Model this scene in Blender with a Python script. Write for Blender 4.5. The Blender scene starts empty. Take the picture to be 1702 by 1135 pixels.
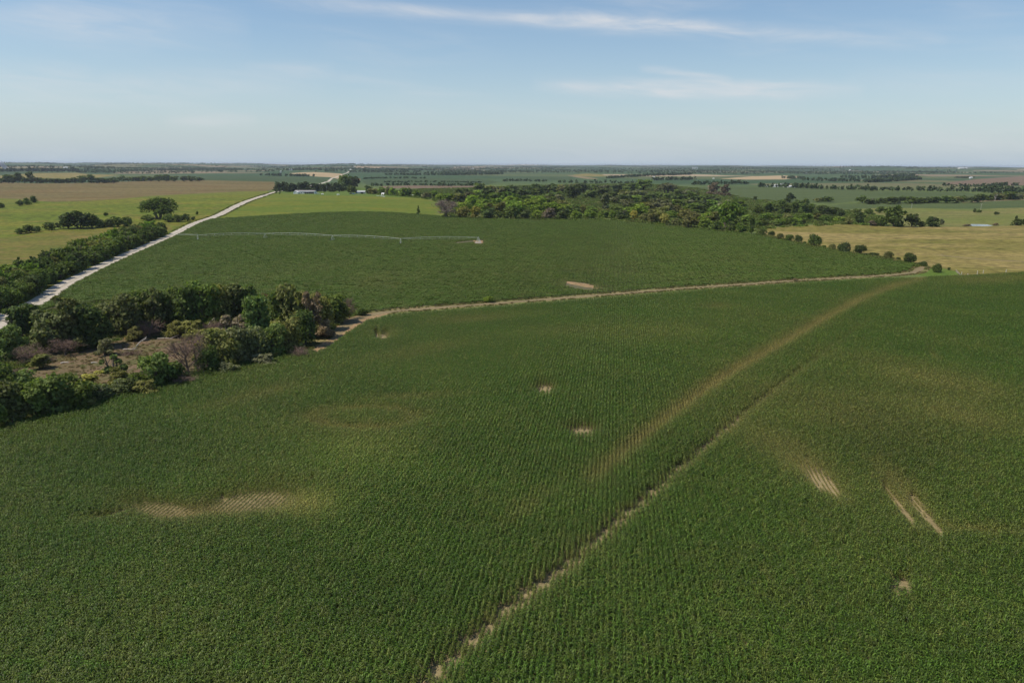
import bpy, bmesh, math, random
import numpy as np
from mathutils import Vector, Matrix, Euler
from mathutils.geometry import delaunay_2d_cdt

rng = np.random.default_rng(7)
random.seed(7)
R = math.radians
scene = bpy.context.scene
COL = scene.collection

# ------------------------------------------------------------------ camera
PW, PH, F = 1702.0, 1135.0, 1262.0          # photograph size and focal length in its pixels
CAM_H = 57.0
PITCH = math.atan((PH / 2 - 273.0) / F)
ROLL = R(0.24)
cam_data = bpy.data.cameras.new('camera')
cam_data.sensor_width = 36.0
cam_data.lens = 36.0 * F / PW
cam_data.clip_start = 0.5
cam_data.clip_end = 120000
cam = bpy.data.objects.new('camera', cam_data)
COL.objects.link(cam)
CAM_M = Matrix.Rotation(R(90) - PITCH, 4, 'X') @ Matrix.Rotation(ROLL, 4, 'Z')
cam.matrix_world = Matrix.Translation((0, 0, CAM_H)) @ CAM_M
scene.camera = cam
CM = np.array(CAM_M.to_3x3())

# ------------------------------------------------------------------ light
SUN_EL, SUN_AZ = R(56), R(-100)              # azimuth from +Y (straight ahead), negative = to the left
world = bpy.data.worlds.new('World')
scene.world = world
world.use_nodes = True
wt = world.node_tree
for n in list(wt.nodes):
    wt.nodes.remove(n)
def wn(t, **kw):
    n = wt.nodes.new(t)
    for k, v in kw.items():
        setattr(n, k, v)
    return n
SKY_STRENGTH = 0.11
def build_world():
    L = wt.links.new
    out = wn('ShaderNodeOutputWorld'); bg = wn('ShaderNodeBackground')
    bg.inputs['Strength'].default_value = SKY_STRENGTH
    sky = wn('ShaderNodeTexSky', sky_type='NISHITA')
    sky.sun_disc = False
    sky.sun_elevation = SUN_EL
    sky.sun_rotation = SUN_AZ
    sky.altitude = 400
    sky.air_density = 1.0
    sky.dust_density = 0.35
    sky.ozone_density = 1.0
    tc = wn('ShaderNodeTexCoord')
    sep = wn('ShaderNodeSeparateXYZ'); L(tc.outputs['Generated'], sep.inputs[0])
    def m(op, a, b=None, c=None, clamp=False):
        n = wn('ShaderNodeMath', operation=op); n.use_clamp = clamp
        for i, v in enumerate((a, b, c)):
            if v is None: continue
            if isinstance(v, (int, float)): n.inputs[i].default_value = v
            else: L(v, n.inputs[i])
        return n.outputs[0]
    x, y, z = sep.outputs
    az = m('MULTIPLY', m('ARCTAN2', x, y), 57.29578)
    el = m('MULTIPLY', m('ARCSINE', z), 57.29578)
    # stretched cirrus texture over the whole sky, laid out by azimuth and height
    comb = wn('ShaderNodeCombineXYZ')
    L(m('MULTIPLY', az, 0.10), comb.inputs[0]); L(m('ADD', m('MULTIPLY', el, 0.62), m('MULTIPLY', az, 0.045)), comb.inputs[1])
    def noise(scale, detail, rough, dist, off):
        mp = wn('ShaderNodeMapping'); L(comb.outputs[0], mp.inputs[0]); mp.inputs['Location'].default_value = off
        n = wn('ShaderNodeTexNoise'); L(mp.outputs[0], n.inputs['Vector'])
        n.inputs['Scale'].default_value = scale; n.inputs['Detail'].default_value = detail
        n.inputs['Roughness'].default_value = rough; n.inputs['Distortion'].default_value = dist
        return n.outputs['Fac']
    fine = noise(1.6, 7, 0.62, 0.6, (3.1, 0.7, 0))
    big = noise(0.55, 4, 0.5, 0.4, (9.4, 2.2, 0))
    wob = noise(0.9, 3, 0.5, 0.0, (1.4, 7.2, 0))
    fz = wn('ShaderNodeMapRange'); L(fine, fz.inputs[0]); fz.inputs[1].default_value = .38; fz.inputs[2].default_value = .72; 
    bz = wn('ShaderNodeMapRange'); L(big, bz.inputs[0]); bz.inputs[1].default_value = .46; bz.inputs[2].default_value = .74
    veil = m('MULTIPLY', m('MULTIPLY', fz.outputs[0], bz.outputs[0]), 0.30)
    # single cirrus bands: (azimuth 0, azimuth 1, height at az 0, height at az 1, half thickness, strength)
    total = veil
    def dirs(u, v):
        d = Vector(((u - PW / 2) / F, -(v - PH / 2) / F, -1)); d = CAM_M.to_3x3() @ d; d.normalize()
        return math.degrees(math.atan2(d.x, d.y)), math.degrees(math.asin(d.z))
    for (u0, v0, u1, v1, w, s) in ((400, -14, 1240, 46, .55, .62), (820, 18, 1580, 68, .42, .50), (880, 140, 1440, 150, .46, .85), (1060, 112, 1220, 134, .26, .55), (270, 205, 430, 203, .50, .40),
                                  (-80, 30, 420, 50, 1.3, .34), (-100, 150, 560, 128, .9, .30), (380, 112, 560, 118, .28, .16), (1400, 134, 1750, 140, .7, .16), (1500, 240, 1800, 236, .5, .14), (980, 225, 1360, 228, .5, .10)):
        a0, e0 = dirs(u0, v0); a1, e1 = dirs(u1, v1)
        t = m('DIVIDE', m('SUBTRACT', az, a0), a1 - a0)
        tt = m('MULTIPLY', m('MULTIPLY', t, m('SUBTRACT', 1.0, t)), 4.0)
        env = m('POWER', m('MAXIMUM', tt, 0.0), 0.7)
        ec = m('ADD', m('MULTIPLY', t, e1 - e0), e0)
        ec = m('ADD', ec, m('MULTIPLY', m('SUBTRACT', wob, 0.5), 1.2))
        d = m('DIVIDE', m('SUBTRACT', el, ec), w)
        g = m('EXPONENT', m('MULTIPLY', m('MULTIPLY', d, d), -1.0))
        tex = m('ADD', m('MULTIPLY', fz.outputs[0], 0.75), 0.35)
        total = m('ADD', total, m('MULTIPLY', m('MULTIPLY', g, env), m('MULTIPLY', tex, s)))
    total = m('MINIMUM', total, 0.75)
    mix = wn('ShaderNodeMix', data_type='RGBA')
    L(total, mix.inputs[0]); 
    hs = wn('ShaderNodeHueSaturation'); hs.inputs['Saturation'].default_value = 1.14; hs.inputs['Value'].default_value = 1.0
    L(sky.outputs[0], hs.inputs['Color'])
    low = wn('ShaderNodeMix', data_type='RGBA')      # pale summer air towards the horizon, the same all round
    L(m('MULTIPLY', m('EXPONENT', m('MULTIPLY', m('MAXIMUM', el, 0.0), -0.19)), 0.98), low.inputs[0])
    L(hs.outputs[0], low.inputs[6]); low.inputs[7].default_value = (3.8, 4.65, 5.5, 1)
    L(low.outputs[2], mix.inputs[6]); mix.inputs[7].default_value = (6.2, 6.3, 6.5, 1)
    L(mix.outputs[2], bg.inputs['Color']); L(bg.outputs[0], out.inputs[0])
build_world()

sun_data = bpy.data.lights.new('sun', 'SUN')
sun_data.energy = 4.2
sun_data.angle = R(0.53)
sun_data.color = (1.0, 0.93, 0.82)
sun = bpy.data.objects.new('sun', sun_data)
COL.objects.link(sun)
sdir = Vector((math.sin(SUN_AZ) * math.cos(SUN_EL), math.cos(SUN_AZ) * math.cos(SUN_EL), math.sin(SUN_EL)))
sun.rotation_euler = sdir.to_track_quat('Z', 'Y').to_euler()
sun.location = (0, 0, 300)

scene.view_settings.view_transform = 'Standard'
scene.view_settings.look = 'None'
scene.view_settings.exposure = 0.08
scene.view_settings.gamma = 1.0
scene.view_settings.use_curve_mapping = False
scene.render.engine = 'CYCLES'
scene.cycles.max_bounces = 5
scene.cycles.diffuse_bounces = 2
scene.cycles.glossy_bounces = 2
scene.cycles.transmission_bounces = 2
scene.cycles.volume_bounces = 0

# ------------------------------------------------------------------ terrain
def sstep(a, b, x):
    t = np.clip((x - a) / (b - a), 0, 1)
    return t * t * (3 - 2 * t)
def wave(x, y, wl, seed):
    r = np.random.default_rng(seed); s = 0
    for k in range(5):
        a = r.uniform(0, 2 * math.pi); l = wl * r.uniform(.7, 1.4); p = r.uniform(0, 6.28)
        s = s + np.sin((x * math.cos(a) + y * math.sin(a)) * 2 * math.pi / l + p)
    return s / 3.0
def height(x, y):
    x = np.asarray(x, float); y = np.asarray(y, float)
    r = np.hypot(x, y)
    h = 0.5 * wave(x, y, 160, 1) * sstep(20, 160, r)
    h = h + 2.0 * wave(x, y, 900, 2) * sstep(350, 900, r) * (1 - sstep(2500, 6000, r) * .5)
    h = h + 11.0 * np.exp(-((x + 290) / 430) ** 2 - ((y - 1080) / 300) ** 2)
    h = h - 5.0 * np.exp(-((x - 300) / 420) ** 2 - ((y - 1150) / 260) ** 2)
    far = sstep(2600, 9500, r)
    h = h + far * (4 + 36.0 * np.abs(wave(x, y, 4200, 3)))
    h = h + far * 7.0 * wave(x, y, 1500, 6)
    return np.clip(h, -7.5, 46)

def ray(u, v):
    u = np.asarray(u, float); v = np.asarray(v, float)
    d = np.stack([(u - PW / 2) / F, -(v - PH / 2) / F, -np.ones_like(u)], -1)
    d = d @ CM.T
    return d / np.linalg.norm(d, axis=-1, keepdims=True)
def hit(u, v):
    """the point of the ground that the photograph shows at pixel (u, v)"""
    u = np.atleast_1d(np.asarray(u, float)); v = np.atleast_1d(np.asarray(v, float))
    d = ray(u, v)
    hz = np.hypot(d[:, 0], d[:, 1]); ex = d[:, 0] / hz; ey = d[:, 1] / hz; sl = d[:, 2] / hz
    rs = np.geomspace(20, 29000, 700)
    X = ex[:, None] * rs; Y = ey[:, None] * rs; Z = CAM_H + sl[:, None] * rs
    below = Z < height(X, Y)
    i = np.where(below.any(1), below.argmax(1), len(rs) - 1); i = np.maximum(i, 1)
    lo = rs[i - 1]; hi = rs[i]
    for _ in range(24):
        mid = (lo + hi) / 2
        b = CAM_H + sl * mid < height(ex * mid, ey * mid)
        hi = np.where(b, mid, hi); lo = np.where(b, lo, mid)
    x = ex * hi; y = ey * hi
    return np.stack([x, y, height(x, y)], -1)
def project(P):
    q = (np.asarray(P, float) - np.array([0, 0, CAM_H])) @ CM
    return PW / 2 + F * q[:, 0] / -q[:, 2], PH / 2 - F * q[:, 1] / -q[:, 2], -q[:, 2]
def densify(pts, step, closed=False):
    pts = [np.asarray(p, float) for p in pts]
    if closed: pts = pts + [pts[0]]
    out = []
    for a, b in zip(pts[:-1], pts[1:]):
        n = max(1, int(np.linalg.norm(b - a) / step))
        for k in range(n): out.append(a + (b - a) * k / n)
    if not closed: out.append(pts[-1])
    return np.array(out)
def smooth_line(pts, n=8):
    p = np.array(pts, float); p = np.vstack([2 * p[0] - p[1], p, 2 * p[-1] - p[-2]])
    out = []
    for i in range(1, len(p) - 2):
        for k in range(n):
            t = k / n
            out.append(.5 * ((2 * p[i]) + (-p[i-1] + p[i+1]) * t + (2*p[i-1] - 5*p[i] + 4*p[i+1] - p[i+2]) * t**2 + (-p[i-1] + 3*p[i] - 3*p[i+1] + p[i+2]) * t**3))
    out.append(p[-2])
    return np.array(out)
def inside(px, py, poly):
    c = np.zeros(len(px), bool); n = len(poly)
    for i in range(n):
        x1, y1 = poly[i]; x2, y2 = poly[(i + 1) % n]
        if y1 == y2: continue
        k = ((y1 > py) != (y2 > py)) & (px < (x2 - x1) * (py - y1) / (y2 - y1) + x1)
        c ^= k
    return c
def seg_dist(u, v, line):
    """distance in px to a polyline, and the position along it 0..1"""
    best = np.full(len(u), 1e9); pos = np.zeros(len(u))
    n = len(line) - 1
    for i in range(n):
        ax, ay = line[i]; bx, by = line[i + 1]
        dx, dy = bx - ax, by - ay
        t = np.clip(((u - ax) * dx + (v - ay) * dy) / (dx * dx + dy * dy + 1e-9), 0, 1)
        d = np.hypot(u - ax - t * dx, v - ay - t * dy)
        k = d < best
        best = np.where(k, d, best); pos = np.where(k, (i + t) / n, pos)
    return best, pos

# ------------------------------------------------------------------ object helpers
def tag(o, label=None, cat=None, group=None, kind=None):
    if label: o['label'] = label
    if cat: o['category'] = cat
    if group: o['group'] = group
    if kind: o['kind'] = kind
    return o
def mesh_np(name, V, faces, mats, smooth=False, midx=None):
    me = bpy.data.meshes.new(name)
    V = np.asarray(V, np.float32)
    if isinstance(faces, np.ndarray):
        nf, k = faces.shape
        me.vertices.add(len(V)); me.vertices.foreach_set('co', V.ravel())
        me.loops.add(nf * k); me.loops.foreach_set('vertex_index', faces.astype(np.int32).ravel())
        me.polygons.add(nf); me.polygons.foreach_set('loop_start', np.arange(0, nf * k, k, dtype=np.int32))
        me.polygons.foreach_set('loop_total', np.full(nf, k, np.int32))
        me.update(calc_edges=True)
    else:
        me.from_pydata([tuple(map(float, p)) for p in V], [], faces)
        me.update()
    for m in (mats if isinstance(mats, (list, tuple)) else [mats]):
        me.materials.append(m)
    if midx is not None: me.polygons.foreach_set('material_index', np.asarray(midx, np.int32))
    if smooth: me.polygons.foreach_set('use_smooth', np.ones(len(me.polygons), bool))
    return me
def link(name, me, parent=None, loc=None):
    o = bpy.data.objects.new(name, me)
    COL.objects.link(o)
    if parent: o.parent = parent
    if loc is not None: o.location = loc
    return o
class MB:
    """collects boxes, tubes and prisms for one mesh"""
    def __init__(s): s.v = []; s.f = []; s.mi = []
    def add(s, v, f, mi=0):
        b = len(s.v); s.v += [tuple(p) for p in v]; s.f += [tuple(i + b for i in q) for q in f]; s.mi += [mi] * len(f)
    def box(s, c, d, rz=0, mi=0, taper=1.0):
        x, y, z = (k / 2 for k in d); ca, sa = math.cos(rz), math.sin(rz); v = []
        for k in (-1, 1):
            t = taper if k > 0 else 1
            for a, b in ((-1, -1), (1, -1), (1, 1), (-1, 1)):
                px, py = a * x * t, b * y * t
                v.append((c[0] + px * ca - py * sa, c[1] + px * sa + py * ca, c[2] + k * z))
        s.add(v, [(3, 2, 1, 0), (4, 5, 6, 7), (0, 1, 5, 4), (1, 2, 6, 5), (2, 3, 7, 6), (3, 0, 4, 7)], mi)
    def tube(s, pts, rad, n=6, mi=0, cap=True):
        pts = [Vector(p) for p in pts]; m = len(pts)
        rad = rad if isinstance(rad, (list, tuple)) else [rad] * m
        v = []; f = []
        for i, p in enumerate(pts):
            t = (pts[min(i + 1, m - 1)] - pts[max(i - 1, 0)]).normalized()
            a = t.cross(Vector((0, 0, 1)) if abs(t.z) < .95 else Vector((1, 0, 0))).normalized(); b = t.cross(a)
            for k in range(n):
                w = 2 * math.pi * k / n
                v.append(p + (a * math.cos(w) + b * math.sin(w)) * rad[i])
        for i in range(m - 1):
            for k in range(n):
                f.append((i * n + k, i * n + (k + 1) % n, (i + 1) * n + (k + 1) % n, (i + 1) * n + k))
        if cap: f += [tuple(range(n))[::-1], tuple((m - 1) * n + k for k in range(n))]
        s.add(v, f, mi)
    def cyl(s, c, r, h, n=16, mi=0, r2=None, axis='Z'):
        r2 = r if r2 is None else r2; v = []
        for k, rr in ((-.5, r), (.5, r2)):
            for i in range(n):
                a = 2 * math.pi * i / n; p = (rr * math.cos(a), rr * math.sin(a), k * h)
                if axis == 'X': p = (p[2], p[0], p[1])
                if axis == 'Y': p = (p[0], p[2], p[1])
                v.append((c[0] + p[0], c[1] + p[1], c[2] + p[2]))
        f = [(i, (i + 1) % n, n + (i + 1) % n, n + i) for i in range(n)] + [tuple(range(n))[::-1], tuple(range(n, 2 * n))]
        s.add(v, f, mi)
    def mesh(s, name, mats, smooth=False):
        return mesh_np(name, np.array(s.v), s.f, mats, smooth, s.mi)
    def build(s, name, mats, parent=None, smooth=False, loc=None):
        return link(name, s.mesh(name, mats, smooth), parent, loc)
def empty(name, loc, rz=0, scale=None):
    o = bpy.data.objects.new(name, None); COL.objects.link(o)
    o.location = loc; o.rotation_euler = (0, 0, rz); o.empty_display_size = 1
    if scale is not None: o.scale = scale
    return o
ORD = ('first second third fourth fifth sixth seventh eighth ninth tenth eleventh twelfth thirteenth fourteenth fifteenth sixteenth seventeenth eighteenth nineteenth twentieth').split()
TENS = {20: 'twenty', 30: 'thirty', 40: 'forty', 50: 'fifty', 60: 'sixty'}
def ordinal(n):
    if n <= 20: return ORD[n - 1]
    t, o = n // 10 * 10, n % 10
    return TENS[t] + '-' + ORD[o - 1] if o else TENS[t][:-1] + 'ieth'

# ------------------------------------------------------------------ materials
def new_mat(name):
    m = bpy.data.materials.new(name); m.use_nodes = True
    nt = m.node_tree
    for n in list(nt.nodes): nt.nodes.remove(n)
    return m, nt
def N(nt, t, ins=None, **kw):
    n = nt.nodes.new(t)
    for k, v in kw.items(): setattr(n, k, v)
    for k, v in (ins or {}).items():
        if isinstance(v, bpy.types.NodeSocket): nt.links.new(v, n.inputs[k])
        else: n.inputs[k].default_value = v
    return n
def C4(c): return (c[0], c[1], c[2], 1)
def mix(nt, fac, a, b, blend='MIX'):
    n = nt.nodes.new('ShaderNodeMix'); n.data_type = 'RGBA'; n.blend_type = blend
    for i, v in ((0, fac), (6, a), (7, b)):
        if isinstance(v, bpy.types.NodeSocket): nt.links.new(v, n.inputs[i])
        elif i == 0: n.inputs[0].default_value = v
        else: n.inputs[i].default_value = C4(v)
    return n.outputs[2]
def noise(nt, scale, detail=4, rough=.55, stretch=None, rot=0, dist=0, off=(0, 0, 0)):
    g = N(nt, 'ShaderNodeNewGeometry')
    vec = g.outputs['Position']
    mp = N(nt, 'ShaderNodeMapping', {'Vector': vec}); mp.vector_type = 'POINT'
    mp.inputs['Rotation'].default_value = (0, 0, rot); mp.inputs['Location'].default_value = off
    mp2 = N(nt, 'ShaderNodeMapping', {'Vector': mp.outputs[0]}); mp2.inputs['Scale'].default_value = stretch or (1, 1, 1)
    n = N(nt, 'ShaderNodeTexNoise', {'Vector': mp2.outputs[0], 'Scale': scale, 'Detail': detail, 'Roughness': rough, 'Distortion': dist})
    return n.outputs['Fac']
def ramp(nt, fac, lo, hi):
    n = N(nt, 'ShaderNodeMapRange', {0: fac, 1: lo, 2: hi}); n.clamp = True
    return n.outputs[0]
def ground_mat(name, base, alt, third=None, s1=.012, s2=.25, stretch=(1, 1, 1), rot=0, lo=.4, hi=.62, bump=.4, fine=.45):
    m, nt = new_mat(name)
    f1 = ramp(nt, noise(nt, s1, 6, .6, stretch, rot, .6), lo, hi)
    c = mix(nt, f1, base, alt)
    if third:
        f3 = ramp(nt, noise(nt, s1 * 2.3, 5, .65, stretch, rot, 1.0, (311, 77, 0)), .52, .68)
        c = mix(nt, f3, c, third)
    f2 = noise(nt, s2, 6, .7)
    k = N(nt, 'ShaderNodeMapRange', {0: f2, 1: .3, 2: .7, 3: 1 - fine, 4: 1 + fine}); 
    cc = N(nt, 'ShaderNodeCombineColor', {0: k.outputs[0], 1: k.outputs[0], 2: k.outputs[0]})
    c = mix(nt, 1.0, c, cc.outputs[0], 'MULTIPLY')
    bp = N(nt, 'ShaderNodeBump', {'Height': f2, 'Strength': bump, 'Distance': .6})
    b = N(nt, 'ShaderNodeBsdfPrincipled', {'Base Color': c, 'Roughness': .95, 'Specular IOR Level': .1, 'Normal': bp.outputs[0]})
    o = N(nt, 'ShaderNodeOutputMaterial', {0: b.outputs[0]})
    return m
def simple_mat(name, col, rough=.6, metal=0, var=.12, scale=1.5):
    m, nt = new_mat(name)
    f = noise(nt, scale, 4, .6)
    c = mix(nt, f, [k * (1 - var) for k in col], [min(1, k * (1 + var)) for k in col])
    b = N(nt, 'ShaderNodeBsdfPrincipled', {'Base Color': c, 'Roughness': rough, 'Metallic': metal})
    N(nt, 'ShaderNodeOutputMaterial', {0: b.outputs[0]})
    return m
def leaf_mat(name, source, var=.45, transl=.28, rough=.55, spec=.25, yellow=(.30, .24, .08)):
    """source: 'object' = the object's own colour, 'tint' = healthy..yellow of an instance, or a colour"""
    m, nt = new_mat(name)
    g = N(nt, 'ShaderNodeNewGeometry')
    rnd = g.outputs['Random Per Island']
    if source == 'object':
        base = N(nt, 'ShaderNodeObjectInfo').outputs['Color']
    else:
        base = None
    if source == 'tint':
        at = N(nt, 'ShaderNodeAttribute', attribute_name='tint', attribute_type='INSTANCER')
        lo = N(nt, 'ShaderNodeAttribute', attribute_name='shade', attribute_type='INSTANCER')
        base = mix(nt, at.outputs['Fac'], leaf_mat.green, yellow)
        sc = N(nt, 'ShaderNodeCombineColor', {0: lo.outputs['Fac'], 1: lo.outputs['Fac'], 2: lo.outputs['Fac']})
        base = mix(nt, 1.0, base, sc.outputs[0], 'MULTIPLY')
    elif base is None:
        rgb = N(nt, 'ShaderNodeRGB'); rgb.outputs[0].default_value = C4(source); base = rgb.outputs[0]
    k = N(nt, 'ShaderNodeMapRange', {0: rnd, 3: 1 - var, 4: 1 + var})
    cc = N(nt, 'ShaderNodeCombineColor', {0: k.outputs[0], 1: k.outputs[0], 2: k.outputs[0]})
    c = mix(nt, 1.0, base, cc.outputs[0], 'MULTIPLY')
    b = N(nt, 'ShaderNodeBsdfPrincipled', {'Base Color': c, 'Roughness': rough, 'Specular IOR Level': spec})
    t = N(nt, 'ShaderNodeBsdfTranslucent', {'Color': mix(nt, 1.0, c, (1.15, 1.25, .6), 'MULTIPLY')})
    ms = N(nt, 'ShaderNodeMixShader', {0: transl, 1: b.outputs[0], 2: t.outputs[0]})
    N(nt, 'ShaderNodeOutputMaterial', {0: ms.outputs[0]})
    return m
M = {}
ROWROT = R(7.6)
M['soil'] = ground_mat('corn_soil', (.228, .182, .092), (.285, .226, .118), s1=.08, s2=1.2, fine=.3)
M['soy_soil'] = ground_mat('soy_soil', (.10, .095, .05), (.13, .11, .06), s1=.05, s2=.6, fine=.35)
M['verge'] = ground_mat('verge', (.17, .16, .055), (.23, .18, .08), (.12, .15, .04), s1=.05, s2=.7)
M['track'] = ground_mat('track', (.23, .178, .095), (.185, .145, .075), s1=.12, s2=.9, fine=.25)
M['dirt'] = ground_mat('washed_dirt', (.33, .215, .115), (.26, .175, .09), (.19, .165, .065), s1=.1, s2=.8, fine=.35)
M['gravel'] = ground_mat('gravel_road', (.50, .44, .355), (.43, .38, .305), s1=.25, s2=2.5, fine=.15, bump=.2)
M['clearing'] = ground_mat('clearing', (.17, .115, .07), (.12, .10, .045), (.085, .10, .03), s1=.09, s2=.9, fine=.4)
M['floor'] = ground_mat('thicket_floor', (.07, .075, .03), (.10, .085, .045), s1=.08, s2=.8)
M['pasture'] = ground_mat('pasture', (.100, .128, .014), (.142, .148, .018), (.175, .142, .030), s1=.016, s2=.16, stretch=(.35, 1, 1), lo=.44, hi=.6, fine=.6)
M['stripe'] = ground_mat('tan_pasture', (.098, .112, .018), (.155, .132, .028), (.20, .14, .046), s1=.02, s2=.25, stretch=(.5, 1, 1), lo=.4, hi=.6)
M['meadow'] = ground_mat('meadow', (.098, .135, .016), (.128, .148, .018), (.185, .155, .022), s1=.014, s2=.16, stretch=(.4, 1.2, 1), fine=.25)
M['prairie'] = ground_mat('prairie', (.118, .096, .030), (.165, .128, .050), (.15, .075, .026), s1=.012, s2=.1, stretch=(.25, 1.2, 1), lo=.4, hi=.58, fine=.6)
M['hay'] = ground_mat('hay_pasture', (.165, .142, .034), (.245, .188, .066), (.118, .118, .022), s1=.016, s2=.14, stretch=(.3, 1.1, 1), rot=.1, lo=.42, hi=.58, fine=.6)
M['hill'] = ground_mat('hill_pasture', (.14, .152, .034), (.18, .16, .052), (.095, .12, .026), s1=.01, s2=.18, stretch=(.4, 1.2, 1))
M['crop'] = ground_mat('crop_field', (.066, .090, .028), (.080, .104, .034), s1=.012, s2=.25, stretch=(.3, 1, 1), fine=.3)
M['teal'] = ground_mat('dark_crop', (.048, .074, .027), (.058, .084, .031), s1=.01, s2=.2, stretch=(.3, 1, 1), fine=.25)
M['wheat'] = ground_mat('wheat', (.40, .295, .165), (.34, .25, .135), s1=.008, s2=.1, stretch=(.3, 1, 1), fine=.12)
M['brown'] = ground_mat('brown_field', (.18, .125, .08), (.15, .105, .066), s1=.008, s2=.1, stretch=(.3, 1, 1), fine=.2)
M['wood_floor'] = ground_mat('wood_floor', (.09, .13, .028), (.14, .14, .045), s1=.03, s2=.3)
M['lawn'] = ground_mat('lawn', (.085, .135, .02), (.11, .15, .024), s1=.05, s2=.5)

def far_mat():
    """open country: a patchwork of fields laid out on the section grid"""
    m, nt = new_mat('farmland')
    g = N(nt, 'ShaderNodeNewGeometry')
    mp = N(nt, 'ShaderNodeMapping', {'Vector': g.outputs['Position']}); mp.inputs['Rotation'].default_value = (0, 0, R(-11.7)); 
    mp2 = N(nt, 'ShaderNodeMapping', {'Vector': mp.outputs[0]}); mp2.inputs['Scale'].default_value = (1 / 620, 1 / 620, 0)
    vo = N(nt, 'ShaderNodeTexVoronoi', {'Vector': mp2.outputs[0], 'Scale': 1.0, 'Randomness': .75}); vo.distance = 'CHEBYCHEV'; vo.voronoi_dimensions = '2D'
    sc = N(nt, 'ShaderNodeSeparateColor', {0: vo.outputs['Color']})
    cr = N(nt, 'ShaderNodeValToRGB', {0: sc.outputs[0]}); cr.color_ramp.interpolation = 'CONSTANT'
    e = cr.color_ramp.elements
    stops = [(0, (.045, .08, .03)), (.26, (.06, .095, .034)), (.45, (.09, .11, .04)), (.58, (.05, .078, .032)), (.72, (.13, .125, .055)), (.82, (.20, .155, .09)), (.87, (.34, .26, .16)), (.91, (.065, .10, .038))]
    e[0].position, e[0].color = 0, C4(stops[0][1]); e[1].position, e[1].color = stops[1][0], C4(stops[1][1])
    for p, c in stops[2:]:
        k = e.new(p); k.color = C4(c)
    f2 = noise(nt, .03, 6, .65)
    k = N(nt, 'ShaderNodeMapRange', {0: f2, 1: .3, 2: .7, 3: .7, 4: 1.3})
    cc = N(nt, 'ShaderNodeCombineColor', {0: k.outputs[0], 1: k.outputs[0], 2: k.outputs[0]})
    rad = N(nt, 'ShaderNodeVectorMath', {0: g.outputs['Position']}, operation='LENGTH')
    c = mix(nt, ramp(nt, rad.outputs['Value'], 1900, 2600), (.10, .13, .035), cr.outputs[0])
    c = mix(nt, 1.0, c, cc.outputs[0], 'MULTIPLY')
    b = N(nt, 'ShaderNodeBsdfPrincipled', {'Base Color': c, 'Roughness': .95, 'Specular IOR Level': .1})
    N(nt, 'ShaderNodeOutputMaterial', {0: b.outputs[0]})
    return m
M['far'] = far_mat()
leaf_mat.green = (.086, .156, .019)
M['corn'] = leaf_mat('corn_leaf', 'tint', .65, .28, .48, .24, (.30, .25, .075))
leaf_mat.green = (.098, .156, .027)
M['soy'] = leaf_mat('soy_leaf', 'tint', .45, .2, .6, .15, (.20, .19, .06))
M['leaf'] = leaf_mat('tree_leaf', 'object', .5, .4, .7, .12)
M['under'] = leaf_mat('undergrowth_leaf', 'tint', .45, .25, .7, .1, (.22, .16, .085))
M['farleaf'] = leaf_mat('far_leaf', (.058, .086, .030), .4, .1, .8, .1)
M['bark'] = simple_mat('bark', (.12, .095, .07), .9, 0, .3, 6)
M['deadwood'] = simple_mat('dead_wood', (.30, .25, .20), .85, 0, .25, 4)
M['paledead'] = simple_mat('pale_dead_wood', (.52, .47, .40), .8, 0, .15, 4)
M['brownwood'] = simple_mat('brown_twigs', (.20, .13, .095), .9, 0, .3, 3)
M['pinkwood'] = simple_mat('pinkish_twigs', (.235, .175, .14), .9, 0, .25, 1)
M['galv'] = simple_mat('galvanised_steel', (.52, .55, .47), .55, .05, .1, 1)
M['tyre'] = simple_mat('rubber', (.03, .03, .03), .85)
M['white'] = simple_mat('white_paint', (.78, .77, .74), .55, 0, .05)
M['roof_grey'] = simple_mat('grey_shingle', (.26, .245, .235), .8, 0, .1)
M['roof_tin'] = simple_mat('tin_roof', (.55, .55, .54), .45, .2, .08)
M['red'] = simple_mat('red_barn_paint', (.28, .06, .045), .7)
M['dark'] = simple_mat('dark_opening', (.03, .03, .035), .5)
M['glass'] = simple_mat('window_glass', (.05, .065, .08), .1)
M['blue'] = simple_mat('blue_paint', (.16, .27, .42), .35)
M['black_paint'] = simple_mat('black_paint', (.025, .027, .03), .25)
M['concrete'] = simple_mat('concrete', (.45, .42, .38), .9)
M['post'] = simple_mat('weathered_post', (.55, .51, .45), .85, 0, .15, 3)
M['orange'] = simple_mat('orange_dirt', (.35, .13, .05), .9)

# ------------------------------------------------------------------ the ground: one sheet cut along the field edges
def PX(pts, step=14):
    """field outline given where the photograph shows it, taken down to the ground"""
    d = densify(pts, step, True)
    return hit(d[:, 0], d[:, 1])[:, :2]
def PL(pts, step=12):
    d = densify(smooth_line(pts), step)
    return hit(d[:, 0], d[:, 1])[:, :2]
def ribbon(line, w):
    line = densify(line, 12.0)
    # smooth in plan
    for _ in range(6):
        line[1:-1] = .25 * line[:-2] + .5 * line[1:-1] + .25 * line[2:]
    t = np.gradient(line, axis=0); t /= np.linalg.norm(t, axis=1, keepdims=True)
    n = np.stack([-t[:, 1], t[:, 0]], -1)
    w = np.broadcast_to(np.asarray(w, float), (len(line),))[:, None] / 2
    return np.vstack([line + n * w, (line - n * w)[::-1]])
ROAD_PX = [(-90, 590), (0, 535), (30, 516), (68, 500), (98, 479), (135, 459), (170, 442), (212, 423), (249, 407), (275, 396), (296, 386), (325, 371), (361, 359), (390, 344), (414, 333.5), (437, 326), (456, 319.5)]
road_line = PL(ROAD_PX)
dirv = np.array([math.sin(R(-11.9)), math.cos(R(-11.9))])
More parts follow.
